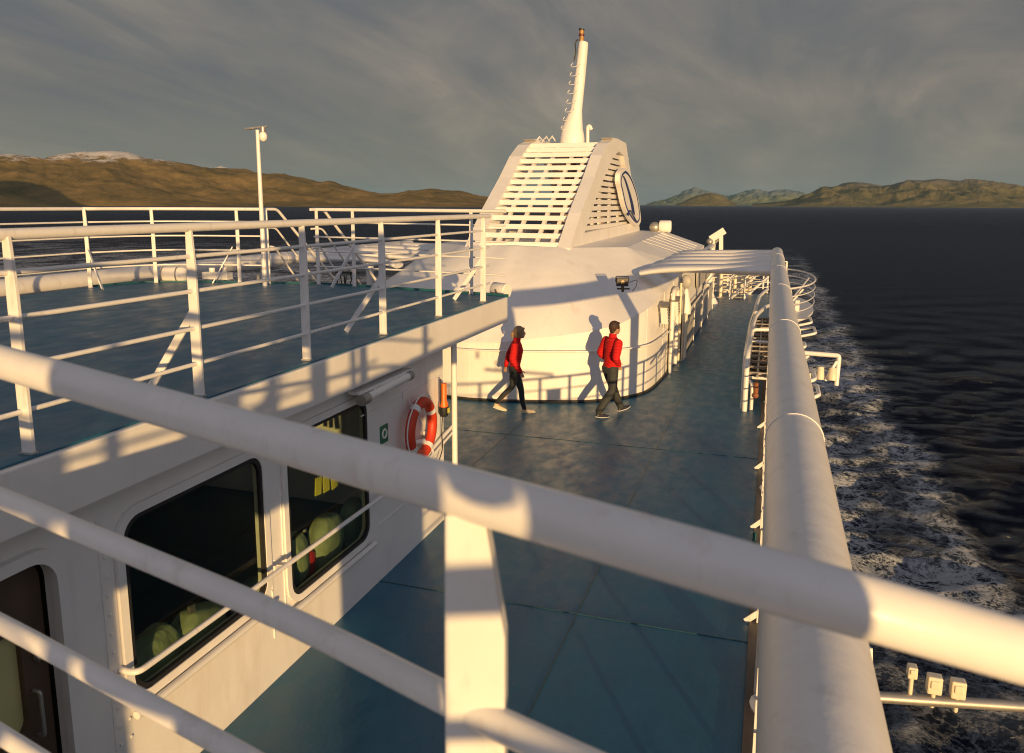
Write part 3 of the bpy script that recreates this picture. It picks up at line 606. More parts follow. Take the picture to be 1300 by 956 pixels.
b=MB(); b.tube([(WX+.1,8.42,1.40),(WX+.1,8.42,1.44),(WX+.1,8.42,1.52)],[.045,.06,.06],14); b.tube([(WX+.08,8.38,1.52),(WX+.08,8.38,1.86)],.012,8); b.build('cap',M_black,t)
b=MB(); b.box((WX+.158,8.43,1.475),(.012,.05,.06)); b.build('marking',M_yellow,t)
b=MB(); b.tube(smooth_path([(WX+.1,8.38,1.42),(WX+.08,8.40,1.2),(WX+.1,8.36,1.0),(WX+.08,8.2,.8)],6),.007,6); b.build('lanyard',M_black,t)
t=thing('safety_sign','small green sign with a white life ring symbol on the wall','sign')
b=MB(); b.box((WX+.004,7.07,1.55),(.008,.17,.19)); b.build('plate',M_green,t)
b=MB(); K=20; b.tube([(WX+.009,7.07+.045*math.sin(2*math.pi*i/K),1.555+.045*math.cos(2*math.pi*i/K)) for i in range(K)],.011,6,closed=True,upv=(1,0,0)); b.build('symbol',M_tape,t)
b=MB(); b.tube([(-3.60,8.78,0),(-3.60,8.78,2.236)],.036,14); tag(b.build('deck_support_pole',M_rail),'white pole at the deckhouse corner holding up the deck edge','pole')
b=MB(); b.tube([(-3.66,8.0,1.0),(-3.62,8.75,1.18)],.022,8); b.tube([(-3.66,7.7,.86),(-3.62,8.75,1.10)],.016,8); tag(b.build('stay_bar',M_rail),'short white stay bars from the corner pole to the wall','stay bar')
# ================================================================ funnel casing
cs=thing('funnel_casing','big white rounded casing with sloping faceted roof around the base of the funnel','funnel casing')
stb=fr+[Vector((-2.13,22,2.27)),Vector((-2.12,27.5,2.55))]
YB=27.5
port=[Vector(mir(p)) for p in stb]
ring=port[::-1][:-1]+stb        # from port aft round the front to starboard aft
n=len(ring); b=MB()
vs=[Vector((p.x,p.y,0)) for p in ring]+[p.copy() for p in ring]
b.add(vs,[(i,i+1,n+i+1,n+i) for i in range(n-1)],True); b.add([ring[0]*1,ring[-1]*1,Vector((ring[-1].x,ring[-1].y,0)),Vector((ring[0].x,ring[0].y,0))],[(0,1,2,3)])
wlen=0
for i in range(1,n-1):
    wlen+=(Vector((ring[i].x,ring[i].y,0))-Vector((ring[i-1].x,ring[i-1].y,0))).length
    if wlen>1.25 and 14<ring[i].y<19.5: wlen=0; p_=ring[i]; t_=(ring[i+1]-ring[i-1]); nn=Vector((t_.y,-t_.x,0)).normalized(); b.bar(Vector((p_.x,p_.y,0))+nn*.001,Vector((p_.x,p_.y,p_.z))+nn*.001,.016,.010,side=nn)
b.build('wall',M_wall,cs)
A1=Vector((-3.2,18.57,2.91)); A2=Vector((-3.45,27.5,3.0)); T1=Vector((-4.45,17.42,2.93)); T0=Vector((-5.6,17.15,2.96))
def resample(P,M_):
    L_=[0]
    for a,c in zip(P,P[1:]): L_.append(L_[-1]+(c-a).length)
    return [Vector([float(np.interp(L_[-1]*i/M_,L_,[p[j] for p in P])) for j in range(3)]) for i in range(M_+1)]
G=[Vector((-5.6,14.86,1.78))]+[aty(*q) for q in((645,397,14.92),(673,392.5,15.0),(701,387,15.16),(728,377,15.55),(745,367,16.0),(761,353,16.7),(780,332,17.7))]+[A1]
eav=fr
MS=30; Ea=resample(eav[:-1],MS); g1=resample([Vector(p) for p in smooth_path(G,3)],int(MS*.72)); Gs=g1+[A1]*(MS-int(MS*.72))
b=MB()
def facet(P,sm=False): b.add(P,[tuple(range(len(P)))],sm); b.add([mir(p) for p in P],[tuple(range(len(P)))[::-1]],sm)
def strip(A,B):
    v_=list(A)+list(B); n_=len(A); f_=[(i,i+1,n_+i+1,n_+i) if (B[i]-B[i+1]).length>1e-5 else (i,i+1,n_+i) for i in range(n_-1)]
    b.add(v_,f_,True); b.add([mir(p) for p in v_],[q[::-1] for q in f_],True)
strip(Ea,Gs)
up_=resample([T0,T1,A1],len(g1)-1); strip(g1,up_)
facet([fr[-2],fr[-1],A1]); facet([stb[-3],stb[-2],A1]); facet([stb[-2],stb[-1],A2,A1]); facet([T0,T1,A1,A2,Vector((-5.6,27.5,3.05))])
b.build('roof',M_wall,cs,weld=True)
b=MB(); b.add([A2,stb[-1],Vector(mir(stb[-1])),Vector(mir(A2)),Vector((-5.6,27.5,3.05))],[(0,1,2,3,4)]); b.build('aft_gable',M_wall,cs)
def off(p,d,z=None):   # offset outward from the casing plan curve
    i=min(range(len(ring)),key=lambda k:(ring[k]-p).length); a=ring[max(i-1,0)]; c=ring[min(i+1,n-1)]; t=(c-a); nn=Vector((t.y,-t.x,0)).normalized()
    return Vector((p.x,p.y,0))+nn*d+Vector((0,0,p.z if z is None else z))
# ribs on the side slope (standing seams)
b=MB()
for i in range(3,9):
    t_=i/9.5; lo=stb[-2].lerp(stb[-1],t_); hi=A1.lerp(A2,t_); lo=lo.lerp(hi,.12); b.bar(lo+Vector((0,0,.006)),hi+Vector((0,0,.004)),.014,.010)
b.build('roof_seam',M_wall,cs)
hp=[p for p in [Vector(mir(q)) for q in fr[::-1]][len(fr)//3:]]+fr[1:-1]
b=MB(); b.tube([off(p,.085,1.05) for p in hp],.018,8); hr_=b.build('handrail',M_rail,cs)
b=MB()
for i in range(2,len(hp),4): b.bar(off(hp[i],0,1.03),off(hp[i],.085,1.04),.02,.014); 
b.build('bracket',M_rail,hr_)
b=MB(); b.tube([off(p,.012,.03) for p in hp],.03,6); b.build('base_moulding',M_dark,cs)
# door with a rounded pilaster frame on the curved flank
dY=18.9
b=MB(); b.tube(round_path([(-2.06,18.35,0),(-2.06,18.35,1.95),(-2.06,19.35,1.95),(-2.06,19.35,0)],.35,6),.045,8); dfr=b.build('door',M_white,cs)
b=MB(); b.box((-2.10,18.85,.98),(.05,.9,1.8)); b.build('door_leaf',M_white,dfr,bevel=.02)
# ---- things fixed to the casing
def near_wall(px,py,d=.12):
    best=None
    dd=ray(px,py)
    for a,c in zip(ring,ring[1:]):
        den=dd.x*(c.y-a.y)-dd.y*(c.x-a.x)
        if abs(den)<1e-9: continue
        t=((a.x-CAM.x)*(c.y-a.y)-(a.y-CAM.y)*(c.x-a.x))/den; u_=((a.x-CAM.x)*dd.y-(a.y-CAM.y)*dd.x)/den
        if 0<=u_<=1 and t>0 and(best is None or t<best[0]): tt=Vector((c.y-a.y,-(c.x-a.x),0)).normalized(); best=(t,tt)
    t,nn=best; return CAM+dd*t,nn
fl=thing('floodlight','dark square floodlight with a bracket on the casing roof in the shadow band','floodlight')
P=Vector((-3.02,15.98,2.02)); P=atd(790,358,15.6); 
b=MB(); Mr=Matrix.Rotation(R(20),3,'Z'); P=P+ray(790,358).normalized()*.15; b.box(P,(.24,.09,.17),Mr); b.box(P+Vector((-.02,.09,0)),(.15,.1,.11),Mr); b.build('housing',M_dark,fl,bevel=.012)
b=MB(); nn=Vector((math.sin(R(20)),-math.cos(R(20)),0)); b.tube([P+nn*.045,P+nn*.055],.038,14); b.build('lens',M_gold,fl)
b=MB(); b.tube(round_path([P+Vector((-.13,-.03,0)),P+Vector((-.13,.0,.11)),P+Vector((.12,.08,.11)),P+Vector((.12,.05,0))],.03),.010,6); b.bar(P+Vector((0,.04,-.08)),P+Vector((0,.10,-.20)),.05,.05); b.bar(P+Vector((-.12,.1,-.15)),P+Vector((.12,.18,-.15)),.03,.03); b.tube(smooth_path([P+Vector((.13,.1,-.02)),P+Vector((.27,.1,.04)),P+Vector((.25,.15,-.1)),P+Vector((.17,.2,-.2))],5),.007,6); b.build('mount',M_dark,fl)
tw=thing('wall_speaker_pair','pair of tilted white louvred boxes bolted to the curved casing wall','wall box')
for px_,py_ in((836,398),(850,390)):
    P,nn=near_wall(px_,py_); z=P.z; sd=nn.cross(Vector((0,0,1))); Mx=Matrix((sd,nn,Vector((0,0,1)))).transposed()@Matrix.Rotation(R(24),3,'Y')
    b=MB(); b.box(P+nn*.14,(.20,.15,.42),Mx); bx=b.build('box',M_white,tw,bevel=.015)
    b=MB()
    for q in range(5): b.box(P+nn*.218+Mx@Vector((0,0,-.14+.07*q)),(.15,.012,.024),Mx)
    b.build('louvre',M_dark,bx)
    b=MB(); b.box(P+nn*.14+Mx@Vector((0,0,.23)),(.24,.2,.02),Mx); b.bar(P,P+nn*.14+Vector((0,0,.20)),.04,.02); b.tube([P+nn*.14+Vector((-.02,0,-.22)),P+nn*.14+Vector((-.02,0,-.31))],.022,8); b.build('bracket',M_steel,bx)
# cowl vent on a column beyond the door
cv=thing('cowl_vent','white cone-capped vent column with a round grey hood beside the casing door','vent')
b=MB(); c=Vector((-1.97,20.4,0)); b.tube([c,c+Vector((0,0,1.2))],.07,14); b.build('column',M_cream,cv)
b=MB(); b.tube([c+Vector((0,0,1.15)),c+Vector((0,0,1.3)),c+Vector((0,0,1.72)),c+Vector((0,0,1.78))],[.14,.15,.06,.05],14); b.build('cone',M_white,cv)
b=MB(); b.ball(c+Vector((.0,-.05,1.98)),.14,16,10,(1,.55,1.2)); b.tube([c+Vector((0,0,1.75)),c+Vector((0,0,2.0))],.05,8); b.build('hood',M_grey,cv)
b=MB(); 
for x in(-2.03,): b.tube([(x,19.75,0),(x,19.75,2.0)],.03,8); b.tube([(x+.06,19.95,0),(x+.06,19.95,1.7)],.022,8)
for z in(.3,.8,1.3,1.8): b.box((-2.06,19.8,z),(.09,.3,.03))
tag(b.build('pipe_run',M_cream),'pair of cream vertical pipes clamped to the casing flank by the cone vent','pipes')
# grey side screens further aft
def screen(name,y0,y1,z0,z1,x,label,r):
    t=thing(name,label,'screen'); b=MB(); b.prism([(x-.02,a,c) for a,c in rrect(y0,z0,y1,z1,r)],(.04,0,0)); b.build('panel',M_grey,t)
    return t
t=screen('side_screen',20.2,30.6,.05,1.05,-2.0,'long low grey screen with a white handrail beside the aft walkway',.04)
b=MB(); b.tube(round_path([(-1.93,20.1,.0),(-1.93,20.1,1.16),(-1.93,25.5,1.18),(-1.93,25.9,1.34),(-1.93,30.6,1.36)],.08),.02,8); b.build('handrail',M_rail,t)
b=MB()
for y in(20.15,22.9,25.6,28.2,30.6): b.tube([(-1.95,y,0),(-1.95,y,1.15)],.014,8)
b.build('post',M_rail,t)
t=screen('side_screen',24.5,30.2,1.35,2.35,-2.06,'upper grey screen with rounded corner above the low screen',.38)
b=MB(); b.box((-2.03,27.3,2.42),(.16,5.9,.10)); b.build('cap_rail',M_white,t,bevel=.01)
b=MB(); b.box((-2.02,27.6,1.85),(.02,.04,.9)); b.build('rib',M_dark,t)

# ---- funnel
fn=thing('funnel','tall white raked funnel with louvred front and side and a round blue emblem','funnel')
XI,XO=-4.6,-4.3; PXI,PXO=-6.5,-6.84
O=[(707,315),(722,270),(740,225),(750,197),(758,182),(765,177),(775,174.5),(784,176),(795,182),(797.5,200),(812,290)]
outY=[]
for i,(x,y) in enumerate(O): p=atx(x,y,XI if i<6 else XO); outY.append((p.y,p.z))
outY=[(outY[0][0],2.45)]+outY+[(outY[-1][0],2.9)]
I=[(742,296),(757,251),(768,223),(778.6,199),(786,192),(792,198),(796,222),(808,282)]
inY=[]
for x,y in I: p=atx(x,y,XO); inY.append((p.y,p.z))
for (xa,xb,nm) in((XI,XO,'side_plate'),(PXO,PXI,'side_plate')):
    vs,fs=plate_with_holes(outY,[inY],xb-xa); b=MB(); b.add([Vector(((xa+xb)/2+v.z,v.x,v.y)) for v in vs],fs); b.build(nm,M_wall,fn,bevel=.015)
y0,z0=outY[1]; y1,z1=outY[5]
fl_=[(a,c) for a,c in outY[1:6]]
def rake(s):  # follow the front edge: s 0..1
    L_=[0]; 
    for (a,c),(d,e) in zip(fl_,fl_[1:]): L_.append(L_[-1]+math.hypot(d-a,e-c))
    q=s*L_[-1]; return (float(np.interp(q,L_,[k[0] for k in fl_])),float(np.interp(q,L_,[k[1] for k in fl_])))
NS=14
for k in range(NS):
    yy,zz=rake(.085+.90*k/(NS-1)); b=MB(); b.box(((XI+PXI)/2,yy+.16,zz),(XI-PXI-.004,.035,.118),Matrix.Rotation(R(-14),3,'X')); b.build('louvre',M_white,fn)
ya,za=rake(0); b=MB(); b.box(((XI+PXI)/2,ya+.12,za-.06),(XI-PXI-.004,.06,.36)); b.build('front_skirt',M_wall,fn)
b=MB()
for x in(-6.15,-5.72,-5.2,-4.82):
    for (s0,s1) in((.02,.35),(.35,.68),(.68,.98)):
        a=rake(s0);c=rake(s1); b.bar((x,a[0]+.30,a[1]),(x,c[0]+.30,c[1]),.07,.09,side=(1,0,0))
for x in(-5.9,-5.0): b.box((x,22.8,4.0),(.12,.12,2.6))
b.build('stanchion',M_white,fn)
b=MB(); 
for x,y in((-5.95,23.6),(-5.2,24.4),(-5.7,22.0)): b.tube([(x,y,2.9),(x,y,5.35)],.28,14)
b.box((-5.55,24.3,3.0),(1.7,6,.05)); b.build('uptake',mat('uptake_paint',(.30,.22,.19),.5,var=.25,vscale=2),fn)
# starboard side louvres, set inside the opening
zmin=min(c for a,c in inY); zmax=max(c for a,c in inY)
def yr(z):
    ys=[]
    for (a,c),(d,e) in zip(inY,inY[1:]+inY[:1]):
        if (c-z)*(e-z)<=0 and c!=e: ys.append(a+(d-a)*(z-c)/(e-c))
    return min(ys),max(ys)
for k in range(13):
    z=zmin+.10+(zmax-zmin-.24)*k/12; q=yr(z); b=MB()
    for xx in(XO-.12,): b.box((xx,(q[0]+q[1])/2,z),(.035,q[1]-q[0]+.02,.115),Matrix.Rotation(R(14),3,'Y'))
    b.build('side_louvre',M_white,fn)
b=MB()
for yy in(21.8,23.2,24.6,26.0): 
    zt=min(5.4,3+ (yy-18.6)*.75,3+(28.6-yy)*1.6); b.box((XO-.26,yy,(2.95+zt)/2),(.06,.22,zt-2.95))
b.build('side_stanchion',M_white,fn)
b=MB(); t0=outY[5]; t1=outY[7]; t2=outY[9]; b.prism([(PXI,t0[0]+.1,t0[1]-.10),(PXI,t1[0],t1[1]-.12),(PXI,t2[0],t2[1]-.1),(PXI,t2[0],t2[1]-.22),(PXI,t0[0]+.1,t0[1]-.2)],(XI-PXI-.002,0,0)); b.build('top_plate',M_wall,fn)
b=MB(); b.prism([(PXI,t2[0]-.08,t2[1]-.2),(PXI,t2[0],t2[1]-.2),(PXI,outY[-1][0],2.95),(PXI,outY[-1][0]-.08,2.95)],(XI-PXI-.002,0,0)); b.build('back_plate',M_wall,fn)
# emblem disc: its outline on the side plate
EO=[(786.6,213),(781.5,219),(780.3,230),(783,242),(786,256),(789,266),(794,276),(799,283),(804,287),(807,284.5),(808.5,279),(807.5,268),(805,252),(801.5,239),(796.5,226),(791.5,217)]
EO=[tuple(v)[:2] for v in smooth_path([(x,y,0) for x,y in EO+EO[:1]],4)][:-1]
ec=(794.6,250)
def eo(f,X_): return [atx(ec[0]+(x-ec[0])*f,ec[1]+(y-ec[1])*f,X_) for x,y in EO]
b=MB(); b.prism(eo(1,XO+.0),(.14,0,0)); em=b.build('emblem',M_white,fn,bevel=.012)
XE=XO+.143
b=MB(); pr=[Vector((XE,p.y,p.z)) for p in eo(.86,XO)]; b.tube(pr,.036,6,closed=True,ry=.012,upv=(1,0,0)); b.build('emblem_ring',M_blue,em)
def epoly(px,nm,th=.012):
    P=[atx(x,y,XE) for x,y in px]; b=MB(); b.prism(P,(th,0,0)); b.build(nm,M_blue,em)
T6=lambda L_:[(720+x/6.83,160+y/6.83) for x,y in L_]
epoly(T6([(478,430),(492,436),(506,462),(517,492),(532,540),(548,590),(562,640),(574,690),(582,740),(586,775),(572,758),(560,735),(553,690),(543,640),(530,585),(516,535),(503,490),(492,458)]),'emblem_figure')
def eline(L_,r):
    b=MB(); b.tube(smooth_path([atx(x,y,XE+.004) for x,y in T6(L_)],5),r,6); b.build('emblem_wave',M_blue,em)
eline([(524,768),(532,742),(546,738),(560,755),(576,785),(596,822)],.034); eline([(530,775),(542,760),(556,775),(574,806),(590,832)],.018)
# mast
ms=thing('mast','white leaning signal mast with small rungs and an amber lantern on top of the funnel','mast')
sec=[(182,710,742),(176,711,742),(170,711.8,741.2),(162,713.6,740),(150,719,739.5),(139,724,739),(120,727,741),(100,729.2,743),(80,731.6,744.8),(60,734,746.4),(54,735,746.8),(52.5,737,745.5)]
YM=23.3; b=MB(); P=[];rr=[]
for y,l,r_ in sec: a=aty(l,y,YM); c=aty(r_,y,YM); P.append((a+c)/2); rr.append((c-a).length/2)
P[0].z-=.25; b.tube(P,rr,16,ry=[q*.9 for q in rr],upv=(0,1,0)); b.build('column',M_wall,ms)
for k in range(8):
    x,y=[(716,163),(718.5,152),(721,141),(723,130),(724.5,118),(726,106.5),(727.5,95.5),(728.5,84)][k]
    a=aty(x-1.5,y-1,YM-.12); b=MB(); b.tube(smooth_path([a+Vector((0,0,.06)),a+Vector((-.05,0,.0)),a+Vector((0,-.1,-.06)),a+Vector((.2,-.14,-.05)),a+Vector((.26,-.1,.02))],4),.010,6); b.build('rung',M_white,ms)
def lan(y0_,y1_,r,m,nm):
    a=aty(738.2,y0_,YM); c=aty(738.6,y1_,YM); b=MB(); b.tube([a,c],r,14); return b.build(nm,m,ms)
lan(38.5,36.5,.085,M_dark,'lantern_cap'); lan(43,38.7,.07,M_gold,'lantern'); lan(46,43.2,.082,mat('dark_red',(.12,.02,.015),.4),'lantern_band'); lan(53,46.2,.065,M_gold,'lantern')
a=aty(734,50,YM-.1); b=MB(); b.tube(smooth_path([a,a+Vector((-.08,0,-.1)),a+Vector((-.05,-.05,-.35)),a+Vector((-.1,-.05,-.6))],5),.02,6); b.build('cable',M_dark,ms)
b=MB(); a=aty(746,180,24.0); a.z-=.1; c=aty(746,165,24.0); b.tube(round_path([a,c,c+Vector((.0,0,.1)),c+Vector((.06,0,.12)),c+Vector((.12,0,.0))],.05),.055,10); tag(b.build('vent_pipe',M_white),'short white gooseneck pipe right of the mast on the funnel top','pipe')
b=MB(); q=[(680,177),(685,171),(689,176),(694,170.5),(697,176),(701,170),(705,176)]; b.tube([aty(x,y,22.3)-Vector((0,0,.05)) for x,y in q],.016,6); b.tube([aty(x,y+1.5,22.6)-Vector((0,0,.05)) for x,y in q[::-1]],.013,6); tag(b.build('wire_guard',M_rail),'zigzag of thin white bent bars left of the mast on the funnel top','wire guard')
# searchlight on the casing roof
sl_=thing('searchlight','white searchlight with round head on a short stand at the casing roof edge','searchlight')
c=atd(838,288,26.5); base=Vector((c.x-.05,c.y,2.98))
b=MB(); b.tube([c+Vector((-.02,0,.02)),c+Vector((.0,0,.02)),c+Vector((.34,.06,.02)),c+Vector((.36,.06,.02))],[.17,.2,.2,.17],18); b.build('drum',M_white,sl_)
b=MB(); b.ball(c+Vector((-.17,-.02,-.02)),.19,14,9); b.build('head',M_steel,sl_)
b=MB(); b.tube([base,c+Vector((-.02,0,-.12))],.06,10); b.box(base+Vector((.15,0,.12)),(.5,.12,.03)); b.tube([base+Vector((.35,0,0)),base+Vector((.35,0,.25))],.02,8); b.build('stand',M_white,sl_)

# ================================================================ side beams (big pipes) with transverse blades
def beam(sx,label,posts,y0,y1):
    t=thing('side_beam',label,'beam','long side beams'); X_=.2 if sx>0 else 2*XC-.2; r=.16
    b=MB(); b.tube([(X_,y0,2.55),(X_,y1,2.55),(X_,y1+.06,2.55),(X_,y1+.11,2.55),(X_,y1+.14,2.55)],[r,r,r*.93,r*.7,r*.3],36); b.build('tube',M_pipe,t)
    y=4.72
    while y<y1: 
        b=MB(); b.tube([(X_,y-.008,2.55),(X_,y+.008,2.55)],r+.0045,36); b.build('weld_ring',M_pipe,t); y+=4.02
    for y in posts: b=MB(); b.tube([(X_+.04*sx,y,0),(X_+.04*sx,y,2.45)],.115,16); b.tube([(X_+.04*sx,y,0),(X_+.04*sx,y,.04)],.19,16); b.build('post',M_white,t)
    for k in range(5):
        y=17.35+1.5*k; b=MB(); xa=-2.66 if sx>0 else 2*XC+2.66; xb=X_
        N_=14; P=[Vector((xa+(xb-xa)*i/N_,y,2.55-.13*(1-i/N_)**6)) for i in range(N_+1)]
        ra=[.26+.05*math.exp(-((1-i/N_)*4)**2) for i in range(N_+1)]; rv=[.072+.05*(i/N_)**1.5 for i in range(N_+1)]
        b.tube(P,ra,18,ry=rv); b.build('blade',M_wall,t)
beam(1,'thick white pipe beam running along the starboard side over the walkway',(5.95,11.0,16.1,21.3),1.0,24.0)
beam(-1,'thick white pipe beam along the far port side of the ship',(3.9,8.0,11.0,16.1,21.3),-2.0,24.0)
# bulwark under the far beam is open: railing of the port side
P1=[(2*XC-.1,.5),(2*XC-.1,30)]
railing('ship_railing','low white railing along the far port deck edge, mostly hidden','white ship railings',P1,[(2*XC-.1,2+2.0*k) for k in range(15)],0,[1.0,.7,.4],.024,.014,out=(1,0,0))
# starboard walkway railing under the beam
railing('ship_railing','white railing along the starboard walkway under the thick pipe beam','white ship railings',[(.11,1.2),(.11,16.0)],[(.11,3.8+1.15*k) for k in range(11)],0,[.97,.73,.49,.25],.026,.014,braces=(3,5,7,9),brace_dir=(-1,0,0),reach=.13,bh=.14,taper=False,post_w=.06)
b=MB(); b.box((.16,7.7,.62),(.10,.40,.24)); b.bar((.12,7.7,.7),(.12,7.7,.97),.03,.03); tag(b.build('rail_box',M_grey),'small grey box hung on the starboard walkway railing','box')
b=MB(); b.bar((-.03,8.62,.1),(.08,8.62,.16),.05,.05); b.tube([(.02,8.62,0),(.02,8.62,.35)],.02,8); tag(b.build('rail_cleat',M_tealpaint),'small blue cleat at the foot of the starboard railing','cleat')
# ================================================================ starboard side gear
gw=thing('stowed_gangway','stowed white lattice gangway with bent handrails along the starboard edge','gangway')
def arch(pts,r,nm): b=MB(); b.tube(smooth_path(pts,6) if nm=='handrail' else round_path(pts,.08),r,10); return b.build(nm,M_rail,gw)
b=MB(); b.tube(round_path([(-.29,15.35,0),(-.29,15.4,1.1),(-.29,18.6,1.12),(-.24,20.6,1.16),(-.02,22.2,1.2),(.1,22.6,1.2)],.5,6),.05,10); b.build('handrail',M_rail,gw)
b=MB(); b.tube(round_path([(-.36,15.5,0),(-.36,15.6,1.02),(-.37,20.0,1.05),(-.3,22.8,1.1)],.4,6),.016,8); b.build('rail',M_rail,gw)
b=MB(); b.tube(round_path([(-.27,21.5,0.2),(-.27,21.7,1.2),(-.22,24.5,1.22),(.0,26.4,1.25)],.5,6),.05,10); b.build('handrail',M_rail,gw)
b=MB(); b.tube(round_path([(-.17,15.5,0),(-.17,15.5,.5),(-.24,15.7,.52)],.1),.035,8); b.tube(round_path([(-.28,17.9,1.0),(-.26,18.2,1.16),(.1,18.3,1.16)],.1),.04,8); b.tube([(-.27,17.2,1.06),(.12,17.2,1.06)],.03,8)
b.tube([(-.28,15.9,.55),(.1,15.9,.55)],.03,8); b.build('cross_rail',M_rail,gw)
b=MB()
for k in range(14):
    y=16.0+.62*k
    b.box((-.09,y,.62),(.40,.05,.05)); b.box((-.09,y+.31,.5),(.42,.30,.02),Matrix.Rotation(R(8),3,'X'))
for x in(-.27,-.09,.10): b.box((x,20.1,.60),(.035,8.6,.06)); b.box((x,20.1,.22),(.035,8.6,.05))
b.build('treads',M_steel,gw)
b=MB()
for k in range(28):
    y=16.0+.31*k
    for x0,x1 in((-.26,-.10),(-.08,.09)): b.bar((x0,y,.60),(x1,y+.31,.42),.03,.02); b.bar((x1,y,.60),(x0,y+.31,.42),.03,.02)
    b.ball((-.18,y+.15,.52),.05,8,5); b.ball((.0,y+.15,.50),.05,8,5)
b.build('lattice',mat('brown_lattice',(.16,.10,.07),.6,var=.3,vscale=10),gw)
b=MB()
for y,l in((16.4,1.2),(19.8,1.8),(23.0,1.6)): b.prism([(.1,a,c) for a,c in rrect(y,.15,y+l,1.1,.3)],(.05,0,0))
b.build('side_plate',M_white,gw)
b=MB(); b.tube([(-.10,15.5,.25),(-.1,15.45,.55)],.045,8); b.ball((-.1,15.45,.3),.06,8,6); b.build('hook_block',mat('rusty_steel',(.25,.09,.04),.6),gw)
# outboard U-shaped brackets
for px_,y0,y1,z in((1039,12.3,13.1,1.1),(1034,13.45,14.2,1.1),(1026,15.5,16.1,1.1),(1022,16.6,17.2,1.1),(1035,18.5,19.5,1.1),(1030,20.2,21.2,1.1)):
    yy=(y0+y1)/2;
    # outboard reach so that the loop's end stands at its place beyond the beam
    X_=.35
    for q in np.arange(.3,2.2,.01):
        v=Vector((q,yy,z))-CAM; xx=CX+F*v.dot(rt)/v.dot(fw)
        if xx<px_: X_=q
    b=MB(); b.tube(round_path([(.14,y0,z-.25),(X_,y0,z),(X_,y1,z),(.14,y1,z-.25)],.12,5),.030,10)
    lab={1033:'nearest U-shaped white outboard bracket, just below the lamp arm',1028:'second outboard U-shaped bracket, level with the outboard lamp',1022:'small U-shaped bracket just above the outboard lamp arm',1018:'small U-shaped bracket, second above the outboard lamp arm',1032:'longest U-shaped outboard bracket, below the far platform',1027:'U-shaped outboard bracket directly under the far platform'}[{1039:1033,1034:1028,1026:1022,1022:1018,1035:1032,1030:1027}[px_]]
    tag(b.build('outboard_bracket',M_rail),lab,'bracket','U-shaped brackets outboard of the beam')
la=thing('outboard_lamp','white arm reaching outboard over the sea with two lamps hanging from it','outboard lamp')
b=MB(); b.tube(round_path([(.14,15.0,1.27),(1.29,15.0,1.25),(1.27,14.9,.72)],.05),.042,10); b.bar((1.25,14.95,1.15),(1.08,14.9,.8),.04,.04); b.build('arm',M_rail,la)
for x,sc_ in((.99,.07),(1.19,.082)): b=MB(); b.tube([(x,14.9,1.03),(x,14.88,.98),(x,14.85,.87),(x,14.84,.82)],[.06,sc_*.85,sc_,sc_*.9],16); b.build('lamp_head',M_cream,la)
b=MB(); b.box((.78,14.9,.86),(.11,.12,.22)); b.build('junction_box',M_cream,la,bevel=.02)
# lower outboard fittings that show at the bottom right
t=thing('outboard_fittings','cream boxes and fittings outboard below the near corner of the wing','fittings')
b=MB()
for px_,py_,w in((1158,852,.06),(1186,868,.09),(1216,874,.09)): P=atd(px_,py_,4.2); b.box(P,(w*.8,.06,w*1.1)); b.box(P+Vector((0,-.032,.01)),(w*.5,.012,w*.5)); b.tube([P,P-Vector((0,0,.14))],.012,8)
b.build('box',M_cream,t,bevel=.008)
b=MB(); P=atd(1172,866,4.2); b.tube([atd(1100,884,4.22),atd(1420,905,4.22)],.03,8); b.build('fitting',M_steel,t)
b=MB(); b.bar(atd(1100,822,4.0),atd(1100,860,4.0),.05,.03); b.build('plate',M_white,t)
# ---- far platform bulging outboard, with curved railing
pf=thing('viewing_platform','white railed platform bulging outboard beyond the end of the beam','platform')
arc=[(.1,27.5),(.75,28.2),(1.35,29.6),(1.68,31.5),(1.72,33.5),(1.5,35.3),(1.0,36.6),(.1,37.3)]
arc=[tuple(v)[:2] for v in smooth_path([(x,y,0) for x,y in arc],5)]
b=MB(); b.prism([(x,y,-.09) for x,y in arc]+[(.1,32,-.09)],(0,0,.07)); b.build('floor',M_wall,pf)
for h in(1.12,.84,.56,.28): b=MB(); b.tube([(x,y,h) for x,y in arc],.032 if h>1 else .02,8); b.build('rail' if h<1 else 'handrail',M_rail,pf)
for i in range(0,len(arc),3): x,y=arc[i]; b=MB(); b.bar((x,y,-.03),(x,y,1.1),.06,.04); b.build('post',M_rail,pf)
b=MB(); b.bar((.4,29,.05),(1.55,33.5,1.05),.04,.04); b.bar((.5,29.4,.05),(1.2,29.4,1.0),.05,.05); b.box((1.1,31.2,.2),(.15,.2,.4)); b.tube([(.7,30.5,0),(.7,30.5,1.1)],.03,8); b.build('stanchion',M_rail,pf)
# far aft railings, ladders and bollards
def xr(path,ps,label,H=1.12): return railing('ship_railing',label,'white ship railings',path,ps,0,[H,H*.75,H*.5,H*.25],.028,.018,taper=False,post_w=.07,post_t=.05)
xr([(-2.3,34.6),(.0,37.0)],[(-2.3,34.6),(-1.5,35.45),(-.7,36.25),(0,37.0)],'white railing across the far end of the walkway')
xr([(-2.3,33.4),(-2.3,34.6),(-3.6,35.8)],[(-2.3,33.4),(-2.9,35.1),(-3.6,35.8)],'short white railing behind the crane column at the walkway end')
xr([(-1.7,36.2),(-.2,38.8),(.8,39.2)],[(-1.7,36.2),(-.9,37.4),(-.2,38.8),(.8,39.2)],'white railing beyond the walkway end, on the lower steps',1.3)
sd=thing('aft_stair','white sloping ladder with rails at the far end of the walkway','stair')
b=MB()
for x in(-1.45,-.95): b.bar((x+.9,36.0,.8),(x,34.2,0.02),.05,.10)
b.build('stringer',M_rail,sd)
b=MB()
